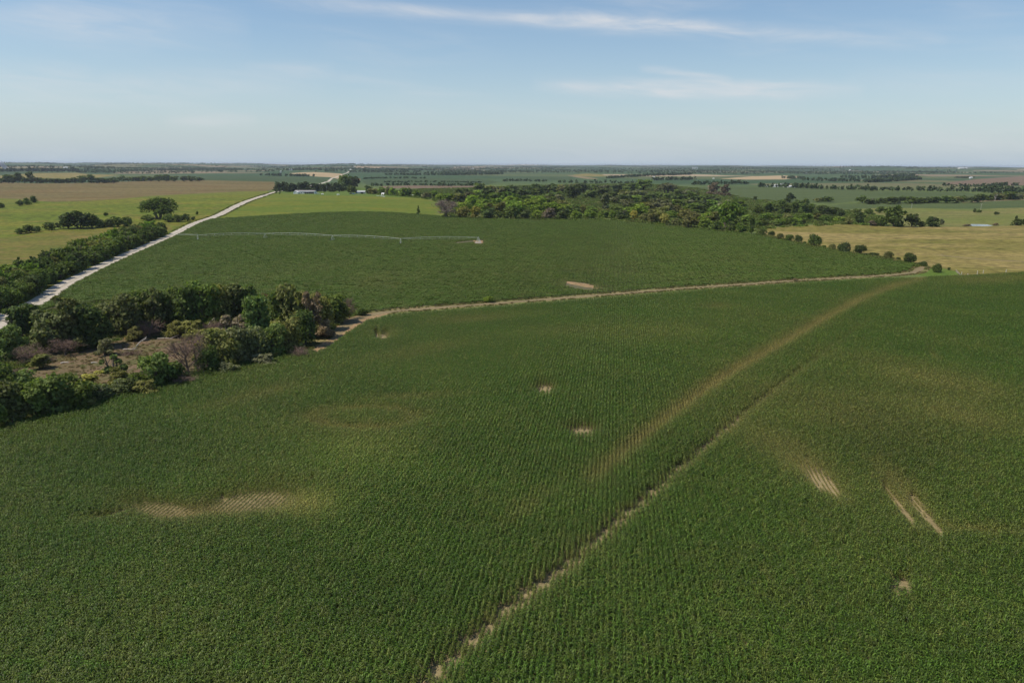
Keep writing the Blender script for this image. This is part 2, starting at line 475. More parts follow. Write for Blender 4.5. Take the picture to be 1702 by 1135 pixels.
road_far = [road_line[-1] + (hit(546, 302)[0, :2] - road_line[-1]) * t for t in (.25, .5, .75, 1)] + [p for p in hit([551, 565, 578, 585, 588.5, 591], [297, 292, 287, 282, 278.5, 276])[:, :2]]
road_all = np.vstack([road_line, road_far])
near_n = len(densify(road_line, 12.0))
road_poly = ribbon(road_all, 9.0)
TRACK_PX = [(506, 590), (530, 577), (551, 562), (566, 547), (598, 528), (640, 519), (700, 513.5), (800, 506), (900, 498), (1000, 490.5), (1100, 482), (1200, 475), (1300, 468), (1400, 462), (1480, 457.5), (1513, 454), (1527, 449), (1532, 443)]
track_line = PL(TRACK_PX)
track_poly = ribbon(track_line[len(track_line) // 8:], 4.4)
verge_poly = ribbon(track_line, 10.0)
CORN_TOP = [(-300, 800), (-120, 758), (0, 724), (60, 703), (110, 689), (200, 665), (330, 626), (450, 600), (506, 592), (545, 578), (572, 556), (610, 532), (660, 522.5), (800, 511), (1000, 495), (1200, 479.5), (1400, 466.5), (1500, 461.5), (1580, 459), (1640, 456), (1702, 453), (1800, 449), (2050, 440)]
corn_world = np.vstack([PX(CORN_TOP + [(2050, 900)])[:-1][:0], hit(*np.array(densify(CORN_TOP, 14)).T)[:, :2], [[420, 60], [300, -120], [-250, -120], [-260, 60]]])
ZONES = [   # (name, material, outline, label); the first that holds a place wins
    ('road_crown', 'crown_gravel', ribbon(road_line, 1.5), 'darker loose gravel along the middle of the road'),
    ('road', 'gravel', road_poly, 'pale gravel road running along the soybean field and over the rise'),
    ('track', 'track', track_poly, 'narrow bare dirt track between the soybean field and the corn field'),
    ('bare_soil', 'dirt', PX([(500, 592), (528, 574), (549, 562), (556, 545), (572, 531), (606, 521), (650, 517), (645, 522), (620, 530), (592, 543), (572, 560), (545, 578), (520, 590)], 8), 'orange washed out soil at the end of the thicket'),
    ('verge', 'verge', verge_poly, 'grassy verge along both sides of the dirt track'),
    ('corn_field', 'soil', corn_world, 'tan soil of the corn field between the rows'),
    ('clearing', 'clearing', PX([(30, 622), (70, 600), (110, 590), (160, 577), (215, 560), (260, 555), (320, 562), (350, 572), (340, 600), (315, 622), (270, 640), (220, 648), (150, 652), (90, 645)], 10), 'brown clearing with dead grass inside the thicket'),
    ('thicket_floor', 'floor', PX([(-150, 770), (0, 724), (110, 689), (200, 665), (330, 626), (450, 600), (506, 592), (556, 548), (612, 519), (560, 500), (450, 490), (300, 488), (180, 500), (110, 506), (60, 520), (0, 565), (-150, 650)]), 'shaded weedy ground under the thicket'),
    ('bare_soil', 'dirt', PX([(934, 467), (950, 468.5), (975, 472), (996, 477), (994, 480), (970, 477), (945, 471.5)], 6), 'orange washed out gash in the soybean field'),
    ('pivot_pad', 'dirt', PX([(786, 399.5), (803, 400), (803, 404.5), (788, 404.5)], 4), 'bare worn soil around the foot of the irrigation machine'),
    ('soybean_field', 'soy_soil', PX([(40, 522), (76, 499), (128, 470), (175, 444), (222, 422), (262, 406), (290, 392), (318, 375), (345, 365), (400, 361.5), (470, 357), (540, 353.5), (600, 352), (660, 354), (700, 357), (760, 362), (850, 365), (930, 366), (1000, 365), (1060, 371), (1130, 378), (1220, 385), (1300, 399), (1400, 418), (1480, 432), (1518, 439), (1529, 446), (1512, 456), (1400, 464), (1200, 476), (1000, 492), (800, 507), (600, 526), (300, 560)]), 'soil under the soybean field'),
    ('meadow', 'meadow', PX([(340, 374), (376, 352), (404, 339), (432, 328), (452, 321), (470, 321.5), (530, 325), (600, 326), (660, 328), (700, 330), (735, 337), (738, 366), (640, 366), (500, 366)]), 'yellow green hay meadow in front of the farmhouse'),
    ('farmyard', 'lawn', PX([(455, 320.5), (470, 317), (560, 318), (640, 321), (705, 326), (700, 330), (640, 327.5), (560, 325.5), (490, 323.5)]), 'mown yard around the farmhouse'),
    ('prairie', 'prairie', PX([(-200, 303), (0, 303), (60, 305), (120, 304.5), (180, 303), (250, 300.5), (340, 300), (455, 302.5), (462, 314), (440, 318), (400, 318.5), (330, 322), (250, 326), (200, 331), (150, 334), (90, 336), (60, 334), (30, 331), (0, 330), (-200, 328)]), 'brown prairie grassland beyond the green pasture'),
    ('tan_pasture', 'stripe', PX([(-200, 475), (-60, 415), (0, 396), (60, 389), (130, 383), (200, 378), (278, 371), (288, 381), (262, 392), (200, 418), (100, 455), (-60, 500)]), 'tan and green pasture strip behind the roadside tree belt'),
    ('pasture', 'pasture', PX([(-220, 325), (0, 328), (100, 330), (300, 318), (440, 315), (456, 322), (400, 338), (330, 368), (285, 396), (200, 425), (100, 475), (0, 530), (-120, 600), (-260, 560)]), 'green pasture left of the gravel road'),
    ('lawn', 'lawn', PX([(1536, 444), (1560, 444.5), (1585, 450), (1600, 456), (1560, 460), (1532, 459), (1522, 455)], 8), 'bright green grass around the lone round shrub'),
    ('tan_path', 'track', ribbon(PL([(1560, 424), (1600, 428), (1650, 432), (1702, 435), (1800, 440)]), 4.0), 'pale cattle path across the hay pasture'),
    ('hay_pasture', 'hay', PX([(1276, 379), (1300, 377), (1340, 375), (1380, 371.5), (1410, 372), (1450, 375), (1500, 377), (1560, 376.5), (1620, 376.5), (1702, 375), (1950, 372), (2050, 455), (1702, 456), (1640, 458), (1575, 461), (1540, 455), (1532, 446), (1500, 441), (1400, 422), (1340, 409), (1290, 401), (1262, 392)]), 'tan hay pasture behind the shrub row'),
    ('pond', 'water', PX([(1601, 374.6), (1615, 372.6), (1640, 373.2), (1651, 375.2), (1640, 376.4), (1615, 376.0)], 5), 'small grey blue pond at the edge of the hay pasture'),
    ('hill_pasture', 'hill', PX([(1400, 350), (1450, 346.5), (1520, 346), (1570, 347.5), (1620, 349), (1660, 346.5), (1702, 345.5), (1950, 344), (1950, 374), (1702, 375), (1560, 376), (1500, 376), (1440, 366)]), 'green and tan grazing hill behind the pond'),
    ('crop_strip', 'crop', PX([(1370, 345), (1400, 339), (1450, 338), (1520, 338), (1590, 337.5), (1640, 335), (1702, 332.5), (1950, 329), (1950, 344), (1702, 345.5), (1600, 347), (1500, 346), (1440, 346.5), (1395, 350)]), 'dark green crop strip behind the grazing hill'),
    ('tan_edge', 'track', PX([(1590, 337.5), (1630, 333.5), (1702, 330.5), (1950, 327), (1950, 329.5), (1702, 332.5), (1640, 335.5)], 9), 'bare tan field edge above the crop strip'),
    ('crop_field', 'crop', PX([(1140, 312), (1200, 309.5), (1300, 311.5), (1380, 314), (1450, 317), (1520, 318.5), (1600, 320), (1650, 325), (1600, 330), (1520, 330), (1440, 333), (1380, 339), (1320, 336), (1250, 333), (1190, 324)]), 'wide green crop field beyond the valley wood'),
    ('wheat_field', 'wheat', PX([(1196, 297.6), (1225, 295.2), (1262, 293.0), (1300, 292.0), (1331, 293.4), (1332, 295.6), (1304, 298.6), (1240, 298.8)], 8), 'ripe pale wheat field beyond the dark tree belt'),
    ('wheat_field', 'wheat', PX([(480, 288.4), (500, 286.8), (522, 286.2), (548, 287.6), (572, 289.4), (570, 293), (561, 297.6), (548, 294.8), (522, 293.6), (500, 290.6)], 8), 'ripe pale wheat field beside the distant road'),
    ('wheat_field', 'wheat', PX([(592, 277.4), (610, 277.6), (634, 278.2), (634, 279.4), (608, 279.6), (590, 279.0)], 6), 'pale stubble strip right of the road near the skyline'),
    ('stubble_field', 'brown', PX([(572, 296), (586, 295), (600, 297.5), (598, 300.5), (580, 300)], 8), 'tan stubble patch behind the farm trees'),
    ('stubble_field', 'brown', PX([(632, 310), (680, 308.5), (740, 309), (800, 309.5), (800, 312), (740, 313), (680, 313.5), (640, 313)], 8), 'brown stubble strip behind the farmstead trees'),
    ('brown_field', 'brown', PX([(1564, 305.4), (1590, 301.8), (1625, 298.0), (1660, 295.5), (1702, 293), (1950, 290), (1950, 305), (1702, 308.5), (1650, 309.4), (1600, 307.4)], 8), 'bare brown field on the far slope'),
    ('tan_field', 'hay', PX([(950, 291), (975, 288.6), (1000, 290), (1008, 293), (985, 294), (960, 293)], 6), 'olive tan field on the far slope'),
    ('tan_field', 'track', PX([(942, 291.5), (960, 292.5), (990, 296.5), (996, 298), (975, 297.6), (955, 294.6)], 6), 'pale bare strip curving below the olive field'),
    ('tan_field', 'hay', PX([(0, 292), (60, 288), (128, 287.5), (150, 290), (200, 291), (150, 297), (80, 300), (0, 297)]), 'dull tan field behind the far tree row'),
    ('teal_field', 'teal', PX([(380, 293), (430, 293.2), (480, 294.0), (520, 295.0), (544, 297.0), (541, 303), (480, 304), (400, 301.5), (340, 300), (200, 300), (260, 294)]), 'dark blue green crop field behind the prairie'),
    ('teal_field', 'teal', PX([(600, 300), (640, 297.5), (700, 296), (800, 298), (830, 303), (800, 309), (740, 308.5), (660, 308), (610, 308)]), 'dark blue green crop field right of the farm trees'),
    ('teal_field', 'teal', PX([(840, 297), (900, 294), (945, 295), (960, 299), (900, 301), (850, 301)], 8), 'blue green crop field above the valley wood'),
    ('wood_floor', 'wood_floor', PX([(610, 322), (700, 314), (800, 312), (900, 308), (1000, 306), (1080, 306), (1160, 313), (1250, 331), (1320, 337), (1400, 348), (1480, 362), (1500, 378), (1400, 374), (1330, 377), (1276, 381), (1240, 390), (1130, 381), (1060, 373), (1000, 367), (900, 368), (760, 364), (736, 362), (734, 338), (700, 330)]), 'weedy ground under the valley wood'),
    ('farmyard', 'lawn', PX([(455, 320), (470, 316), (480, 312), (600, 312), (640, 316), (640, 322), (470, 323)]), 'shaded yard under the windbreak'),
]
Z0 = {z[0]: z[2] for z in ZONES[::-1]}
M['crown_gravel'] = ground_mat('crown_gravel', (.40, .355, .28), (.33, .295, .225), s1=.25, s2=2.0, fine=.25, bump=.2)
mw, nt = new_mat('pond_water')
f = noise(nt, .6, 3, .5)
bp = N(nt, 'ShaderNodeBump', {'Height': f, 'Strength': .05, 'Distance': .1})
b = N(nt, 'ShaderNodeBsdfPrincipled', {'Base Color': (.16, .17, .17, 1), 'Roughness': .12, 'Normal': bp.outputs[0]})
N(nt, 'ShaderNodeOutputMaterial', {0: b.outputs[0]})
M['water'] = mw

def build_ground():
    pts = []; edges = []
    az = np.concatenate([np.arange(-180, -42, 6), np.arange(-42, 42, .7), np.arange(42, 180, 6)])
    rs = np.geomspace(15, 30000, 125)
    for r in rs:
        a = np.radians(az)
        pts += list(zip(r * np.sin(a), r * np.cos(a)))
    pts.append((0, 0))
    for name, m, poly, lab in ZONES:
        b = len(pts); n = len(poly)
        pts += [tuple(p) for p in poly]
        edges += [(b + i, b + (i + 1) % n) for i in range(n)]
    out = delaunay_2d_cdt([Vector(p) for p in pts], edges, [], 0, 1e-3)
    V = np.array([tuple(p) for p in out[0]]); T = np.array(out[2])
    c = V[T].mean(1)
    zone = np.full(len(T), -1)
    for i, (name, m, poly, lab) in enumerate(ZONES):
        k = (zone < 0)
        lo, hi = poly.min(0), poly.max(0)
        k &= (c[:, 0] >= lo[0]) & (c[:, 0] <= hi[0]) & (c[:, 1] >= lo[1]) & (c[:, 1] <= hi[1])
        idx = np.nonzero(k)[0]
        ins = inside(c[idx, 0], c[idx, 1], poly)
        zone[idx[ins]] = i
    Z = height(V[:, 0], V[:, 1])
    V3 = np.column_stack([V, Z])
    area = np.cross(V[T[:, 1]] - V[T[:, 0]], V[T[:, 2]] - V[T[:, 0]])
    T[area < 0] = T[area < 0][:, ::-1]
    for i in range(-1, len(ZONES)):
        t = T[zone == i]
        if len(t) == 0: print('EMPTY ZONE', ZONES[i][0]); continue
        used, inv = np.unique(t, return_inverse=True)
        name, m, lab = ('ground', 'far', 'open farmland reaching to the skyline') if i < 0 else (ZONES[i][0], ZONES[i][1], ZONES[i][3])
        o = link(name, mesh_np(name, V3[used], inv.reshape(-1, 3), M[m], True))
        tag(o, lab, name.replace('_', ' ').split()[-1] if name != 'ground' else 'ground', None, 'structure')
build_ground()

# ------------------------------------------------------------------ crops as instanced ground cover
def instancer(name, templates, P, rot, scl, idx, tint, shade, label, cat):
    """one object that sets template meshes on points"""
    col = bpy.data.collections.new(name + '_templates')
    for k, me in enumerate(templates):
        col.objects.link(bpy.data.objects.new(f'{name}_template_{k:02d}', me))
    me = bpy.data.meshes.new(name)
    me.vertices.add(len(P)); me.vertices.foreach_set('co', np.asarray(P, np.float32).ravel())
    def attr(n, t, data, key='value'):
        a = me.attributes.new(n, t, 'POINT'); a.data.foreach_set(key, np.asarray(data).ravel())
    attr('rot', 'FLOAT_VECTOR', rot.astype(np.float32), 'vector')
    attr('scl', 'FLOAT_VECTOR', scl.astype(np.float32), 'vector')
    attr('idx', 'INT', idx.astype(np.int32))
    attr('tint', 'FLOAT', tint.astype(np.float32)); attr('shade', 'FLOAT', shade.astype(np.float32))
    o = link(name, me)
    ng = bpy.data.node_groups.new(name, 'GeometryNodeTree')
    ng.interface.new_socket('Geometry', in_out='INPUT', socket_type='NodeSocketGeometry')
    ng.interface.new_socket('Geometry', in_out='OUTPUT', socket_type='NodeSocketGeometry')
    gi = ng.nodes.new('NodeGroupInput'); go = ng.nodes.new('NodeGroupOutput')
    ci = ng.nodes.new('GeometryNodeCollectionInfo'); ci.inputs['Collection'].default_value = col
    ci.inputs['Separate Children'].default_value = True; ci.inputs['Reset Children'].default_value = True
    iop = ng.nodes.new('GeometryNodeInstanceOnPoints'); iop.inputs['Pick Instance'].default_value = True
    def na(n, t):
        x = ng.nodes.new('GeometryNodeInputNamedAttribute'); x.data_type = t; x.inputs['Name'].default_value = n
        return next(s for s in x.outputs if s.name == 'Attribute' and s.enabled)
    L = ng.links.new
    L(gi.outputs[0], iop.inputs['Points']); L(ci.outputs[0], iop.inputs['Instance'])
    L(na('idx', 'INT'), iop.inputs['Instance Index'])
    e2r = ng.nodes.new('FunctionNodeEulerToRotation'); L(na('rot', 'FLOAT_VECTOR'), e2r.inputs[0]); L(e2r.outputs[0], iop.inputs['Rotation'])
    L(na('scl', 'FLOAT_VECTOR'), iop.inputs['Scale']); L(iop.outputs[0], go.inputs[0])
    md = o.modifiers.new('scatter', 'NODES'); md.node_group = ng
    tag(o, label, cat, None, 'stuff')
    return o

def corn_plant_geo(V, Fq, ox, oy, H, r):
    """one corn plant: a stalk and arching strap leaves"""
    def strip(L, R_):
        b = len(V); n = len(L)
        for a, c in zip(L, R_): V.append(a); V.append(c)
        for i in range(n - 1): Fq.append((b + 2*i, b + 2*i + 1, b + 2*i + 3, b + 2*i + 2))
    strip([(ox - .018, oy, 0), (ox - .012, oy, H * .92)], [(ox + .018, oy, 0), (ox + .012, oy, H * .92)])
    a0 = r.uniform(0, math.pi)
    nl = 9
    for k in range(nl):
        z = H * (.30 + .66 * k / (nl - 1)); a = a0 + math.pi * (k % 2) + r.normal(0, .45)
        ln = r.uniform(.62, .92) * (1.0 if k < 7 else .72); up = r.uniform(.25, .5) * (1 if k < 7 else 1.5)
        dx, dy = math.cos(a), math.sin(a); w = r.uniform(.044, .060)
        L = []; R_ = []; tw = r.normal(0, .25)
        for t, ww in ((0, .5), (.3, 1.0), (.65, .85), (1, .08)):
            d = ln * (t - .18 * t * t); zz = z + up * (1.9 * t - 1.9 * t * t * 1.25) * .9
            nx, ny = -dy, dx
            px, py = ox + dx * d, oy + dy * d
            tilt = tw * t * w
            L.append((px + nx * w * ww, py + ny * w * ww, zz + tilt)); R_.append((px - nx * w * ww, py - ny * w * ww, zz - tilt))
        strip(L, R_)
def corn_chunk(seed, n=5, step=.22):
    r = np.random.default_rng(seed); V = []; Fq = []
    for k in range(n):
        corn_plant_geo(V, Fq, r.normal(0, .03), (k - (n - 1) / 2) * step + r.normal(0, .03), r.uniform(1.75, 2.2), r)
    return V, Fq
corn_meshes = []
for s in range(7):
    V, Fq = corn_chunk(s)
    corn_meshes.append(mesh_np('corn_row_piece', np.array(V), np.array(Fq), M['corn']))
def row_grid(x0, x1, y0, y1, rs, ps):
    """row positions turned to the planting direction"""
    a = np.arange(x0, x1, rs); b = np.arange(y0, y1, ps)
    A, B = np.meshgrid(a, b, indexing='ij'); A = A.ravel(); B = B.ravel()
    ca, sa = math.cos(ROWROT), math.sin(ROWROT)
    return A * ca + B * sa, -A * sa + B * ca
def ell(u, v, cx, cy, rx, ry, ang=0):
    a = R(ang); du = u - cx; dv = v - cy
    p = (du * math.cos(a) + dv * math.sin(a)) / rx; q = (-du * math.sin(a) + dv * math.cos(a)) / ry
    return np.exp(-(p * p + q * q) * 1.2)
def vnoise(x, y, wl, seed): return wave(x, y, wl, seed) * .5 + wave(x, y, wl * .37, seed + 50) * .3
BAND = [(985, 800), (1020, 770), (1060, 738), (1100, 705), (1160, 660), (1220, 620), (1300, 575), (1380, 528), (1440, 497), (1490, 478), (1535, 467)]
WHEEL = [(690, 1155), (725, 1120), (760, 1085), (830, 1020), (880, 985), (940, 940), (1000, 887), (1050, 848), (1100, 803), (1150, 762), (1200, 717), (1250, 677), (1320, 622), (1400, 566), (1470, 510), (1510, 480)]
def corn():
    x, y = row_grid(-380, 420, 40, 520, .76, 1.1)
    y = y + rng.uniform(-.2, .2, len(y))
    r = np.hypot(x, y); az = np.degrees(np.arctan2(x, y))
    k = (r > 48) & (r < 520) & (np.abs(az) < 40)
    x, y = x[k], y[k]
    k = inside(x, y, corn_world); x, y = x[k], y[k]
    for poly in (track_poly, Z0['bare_soil'], verge_poly):
        k = ~inside(x, y, poly); x, y = x[k], y[k]
    ut, vt, _ = project(np.column_stack([x, y, height(x, y) + 1.6]))
    k = (vt > np.interp(ut, *np.array(CORN_TOP).T)) | (ut < 520); x, y = x[k], y[k]
    z = height(x, y); P = np.column_stack([x, y, z])
    u, v, dep = project(P)
    k = (u > -140) & (u < PW + 140) & (v < PH + 110); P = P[k]; u = u[k]; v = v[k]; dep = dep[k]; x, y = P[:, 0], P[:, 1]
    n = len(P)
    low = .7 * vnoise(x, y, 55, 11) + .6 * vnoise(x, y, 150, 15); fine = rng.normal(0, 1, n)
    size = 1 + .05 * fine + .06 * low
    tint = np.clip(.11 + .12 * low + .085 * rng.normal(0, 1, n), 0, 1)
    shade = 1.0 + .10 * vnoise(x, y, 30, 12)
    def weaken(m, sz, ti):
        nonlocal size, tint
        size = size * (1 - m * sz); tint = tint + m * ti
    # the straw-coloured strip, the eroded spots, and the thin rows
    d, t = seg_dist(u, v, BAND)
    wd = 9.5 * (1 - t) + 4.5
    jit = 1 + .25 * vnoise(x, y, 9, 13)
    weaken(np.exp(-(d / (wd * jit)) ** 2) * (.45 + .55 * np.sin(np.clip(t, .0, 1) * math.pi) ** .5), .27, .58)
    weaken(np.exp(-(d / (wd * 2.2)) ** 2), .06, .14)
    for e in ((880, 850, 60, 18, -35, .08, .22), (680, 668, 90, 6, -2, .12, .32), (600, 706, 120, 34, 0, .05, .14), (330, 855, 75, 14, -4, .35, .55), (510, 850, 60, 28, 0, .1, .38), (600, 750, 110, 45, 0, .04, .22),
              (430, 665, 110, 12, -14, .06, .28), (640, 560, 30, 10, 0, .2, .3), (790, 536, 90, 8, -5, .12, .36), (700, 590, 130, 12, -10, .05, .25), (930, 556, 80, 10, 0, .06, .2),
              (1330, 775, 110, 36, 28, .24, .26), (1480, 800, 60, 22, 40, .2, .3), (1620, 890, 80, 10, 4, .2, .35), (1400, 690, 190, 55, 12, .08, .26), (1260, 730, 110, 36, 20, .10, .20), (1600, 700, 130, 26, 14, .08, .34), (1560, 640, 170, 28, 12, .06, .30), (1080, 560, 180, 26, -6, .06, .16), (1640, 470, 90, 9, -3, .05, .35), (1190, 515, 30, 5, 0, .12, .3), (1552, 597, 12, 5, 40, .3, .4), (1500, 900, 220, 160, 0, .02, .12)):
        weaken(ell(u, v, *e[:5]), e[5], e[6])
    rho = np.sqrt(((u - 606) / 84) ** 2 + ((v - 701) / 17) ** 2)
    weaken(np.exp(-((rho - 1) / .34) ** 2) * (.75 + .4 * vnoise(x, y, 7, 17)) * np.clip(1.2 - (u - 560) / 260, .3, 1), .30, .48)
    for e in ((590, 765, 120, 55, 0, .38), (520, 842, 70, 30, 0, .30), (330, 800, 120, 40, 0, .15), (760, 640, 200, 60, 0, .10), (1000, 560, 260, 60, 0, .10)):
        shade = shade * (1 + ell(u, v, *e[:5]) * e[5])
    for e in ((1480, 745, 130, 60, 15, .22), (1120, 780, 90, 40, -35, .12), (200, 780, 150, 50, 0, .15), (650, 1010, 240, 70, 0, .12)):
        shade = shade * (1 - ell(u, v, *e[:5]) * e[5])
    hp = 1.9 * F / dep * .85                          # how tall a plant shows, in px
    bare = np.zeros(n)
    blot = vnoise(x, y, 5, 21)
    for e in ((905, 648, 16, 8, 0), (967, 718, 24, 8, 0), (418, 838, 78, 20, -6), (268, 852, 60, 15, 6), (185, 862, 34, 4.5, -12), (1497, 970, 16, 9, 0), (1366, 806, 34, 12, 38), (641, 560, 7, 9, 0), (626, 557, 4, 8, 0)):
        bare = np.maximum(bare, ell(u, v, *e) * 1.45 + .10 * blot)
    strp = np.zeros(n)
    for a, b, w in (((1468, 808), (1516, 870), 2.6), ((1513, 827), (1563, 889), 3.4), ((1374, 800), (1391, 826), 1.9), ((1348, 792), (1362, 812), 1.6)):
        for f in (0, .35, .7):
            d, t = seg_dist(u, v - hp * f, [a, b]); strp = np.maximum(strp, np.exp(-(d / (w * (1 + .35 * blot))) ** 2) * 1.5 * (1 if f == 0 else .62))
    thin = np.clip(bare, 0, 1)
    wide = np.zeros(n)
    for e in ((425, 840, 115, 38, -6), (265, 852, 95, 30, 8), (180, 862, 60, 13, -14), (905, 648, 22, 12, 0), (967, 718, 34, 13, 0), (1366, 806, 60, 22, 38), (1515, 850, 60, 30, 42)):
        wide = np.maximum(wide, ell(u, v, *e))
    weaken(wide, .30, .26)
    weaken(thin, .60, .12)
    weaken(np.clip(strp, 0, 1), .62, .3)
    # wheel track of the pivot: a bare rut with flattened plants on its near side
    gap = F / dep * (.27 + .46 * np.clip(vnoise(x, y, 3.2, 14) * 2.2, -.7, 1))
    d0, t = seg_dist(u, v, WHEEL); d1, _ = seg_dist(u, v - hp * .55, WHEEL); d2, _ = seg_dist(u, v - hp * .95, WHEEL)
    fade = np.clip((.97 - t) * 5, 0, 1) * np.clip(1.15 - .6 * t, 0, 1)
    weaken(np.exp(-(np.minimum(d1, d2) / (F / dep * 1.1)) ** 2) * fade * (.7 + .5 * vnoise(x, y, 5, 16)), .38, .26)
    weaken(np.exp(-(d0 / (F / dep * 1.5)) ** 2) * fade, .22, .12)
    keep = ~((np.minimum(d0, d1 * 1.7) < gap * fade))
    keep &= ~((strp > .9) & (rng.random(n) < .8))
    spot = np.zeros(n)
    for e in ((905, 648, 14, 7, 0), (967, 718, 21, 7, 0), (1497, 976, 27, 14, 0), (632, 560, 12, 6, 0)):
        for f in (0, .4, .8): spot = np.maximum(spot, ell(u, v - hp * f, *e))
    keep &= ~((spot + .22 * blot > .58) & (rng.random(n) < .86))
    # missing single pieces
    keep &= rng.random(n) > .006
    P, u, v, dep, size, tint, shade = (a[keep] for a in (P, u, v, dep, size, tint, shade))
    n = len(P)
    size = np.clip(size, .16, 1.2); tint = np.clip(tint, 0, .95)
    rot = np.zeros((n, 3)); rot[:, 2] = -ROWROT + np.where(rng.random(n) < .5, 0, math.pi) + rng.normal(0, .04, n)
    idx = rng.integers(0, len(corn_meshes), n)
    scl = np.column_stack([np.clip(size * np.where(size < .6, .80, 1.04), .2, 1.3), np.ones(n), size])
    # the pieces nearest the viewer give way to single plants
    inv = (u > -10) & (u < PW + 10) & (v < PH - 8)
    order = np.argsort(-np.where(inv, v, -1e9))[:60]
    single = np.zeros(n, bool); single[order] = True
    instancer('corn_crop', corn_meshes, P[~single], rot[~single], scl[~single], idx[~single], tint[~single], shade[~single], 'dense rows of green corn covering the whole near field', 'crop')
    print('corn pieces', n)
    pm = []
    mat = leaf_mat('corn_plant_leaf', (.086, .157, .019), .5, .25, .5, .22)
    for s in range(8):
        V = []; Fq = []; corn_plant_geo(V, Fq, 0, 0, 2.0, np.random.default_rng(100 + s))
        pm.append(mesh_np('corn_plant', np.array(V), np.array(Fq), mat))
    for p in P[single]:
        for k in range(5):
            q = p + np.array([math.sin(ROWROT), math.cos(ROWROT), 0]) * (k - 2) * .22
            o = link('corn_plant', pm[random.randrange(8)], None, q)
            o.rotation_euler = (0, 0, random.uniform(0, 6.28)); s = random.uniform(.88, 1.1); o.scale = (s, s, s)
            tag(o, 'tall green corn plant with arching leaves in the rows closest to the viewer', 'corn plant', 'corn plants in the closest rows')
corn()

def soy_patch(seed):
    r = np.random.default_rng(seed); V = []; Fq = []
    for row in (-.76, 0, .76):
        for k in range(34):
            y = r.uniform(-1.15, 1.15); x = row + r.normal(0, .16); z = .78 - .5 * abs(x - row) * 1.6 + r.normal(0, .10)
            s = r.uniform(.09, .17); n = Vector((r.normal(0, .5), r.normal(0, .5), 1)).normalized()
            a = n.orthogonal().normalized(); a.rotate(Matrix.Rotation(r.uniform(0, 6.28), 3, n)); b_ = n.cross(a)
            c = Vector((x, y, z)); b0 = len(V)
            V += [tuple(c + a * s + b_ * s * .6), tuple(c - a * s + b_ * s * .6), tuple(c - a * s - b_ * s * .6), tuple(c + a * s - b_ * s * .6)]
            Fq.append((b0, b0 + 1, b0 + 2, b0 + 3))
        for k in range(6):   # the shaded stems and lower leaves between
            y = -1.15 + 2.3 * (k + .5) / 6; b0 = len(V); w = .2
            V += [(row - w, y - .2, .1), (row + w, y - .2, .12), (row + w * .5, y + .2, .62), (row - w * .5, y + .2, .6)]
            Fq.append((b0, b0 + 1, b0 + 2, b0 + 3))
    return mesh_np('soybean_row_piece', np.array(V), np.array(Fq), M['soy'])
soy_poly = [z for z in ZONES if z[0] == 'soybean_field'][0][2]
def soy():
    x, y = row_grid(-480, 620, 200, 1150, 2.28, 2.25)
    k = inside(x, y, soy_poly); x, y = x[k], y[k]
    for poly in (track_poly, verge_poly, road_poly, Z0['bare_soil'], [z for z in ZONES if z[0] == 'thicket_floor'][0][2]):
        k = ~inside(x, y, poly); x, y = x[k], y[k]
    P = np.column_stack([x, y, height(x, y)]); u, v, dep = project(P)
    k = (u > -120) & (u < PW + 120); P = P[k]; u = u[k]; v = v[k]; dep = dep[k]; x, y = P[:, 0], P[:, 1]; n = len(P)
    size = 1 + .14 * rng.normal(0, 1, n) + .12 * vnoise(x, y, 22, 31)
    tint = np.clip(.13 + .09 * vnoise(x, y, 70, 32) + .11 * rng.normal(0, 1, n) + .35 * (rng.random(n) < .02), 0, 1)
    shade = 1.0 + .10 * vnoise(x, y, 40, 33) + .10 * rng.normal(0, 1, n)
    for e in ((625, 470, 50, 18, 0, .22), (860, 450, 220, 14, -3, .12), (1000, 420, 300, 14, 2, .08), (480, 455, 160, 8, -10, .12), (960, 475, 60, 8, 8, .2), (1180, 460, 160, 10, 0, .10)):
        tint = tint + ell(u, v, *e[:5]) * e[5]
    # faint wheel circles of the pivot
    c = hit(795, 403)[0]; rr = np.hypot(x - c[0], y - c[1])
    for rad in (57, 112, 166, 220):
        m = np.abs(rr - rad) < 1.3
        size = np.where(m, size * .55, size)
    hp = .8 * F / dep
    bare = np.maximum.reduce([ell(u, v, 965, 473, 36, 4.2, 9), ell(u, v - hp, 965, 473, 36, 4.2, 9), ell(u, v - 2 * hp, 965, 473, 34, 3.6, 9), ell(u, v - hp, 796, 402, 10, 3.2, 0) * 1.3, ell(u, v, 775, 402.5, 26, 2.0, -6) * 1.2, ell(u, v, 798, 401, 8, 2.2, 0) * 1.3])
    keep = bare < .55
    size = size * (1 - .5 * np.clip(bare * 1.6, 0, 1)); tint = tint + bare * .5
    P, size, tint, shade = P[keep], size[keep], tint[keep], shade[keep]; n = len(P)
    rot = np.zeros((n, 3)); rot[:, 2] = -ROWROT + np.where(rng.random(n) < .5, 0, math.pi)
    size = np.clip(size, .3, 1.6)
    instancer('soybean_crop', [soy_patch(k) for k in range(6)], P, rot, np.column_stack([np.ones(n), np.ones(n), size]), rng.integers(0, 6, n), np.clip(tint, 0, .9), np.clip(shade, .5, 1.6), 'even green soybean crop filling the pivot field', 'crop')
    print('soy pieces', n)
soy()

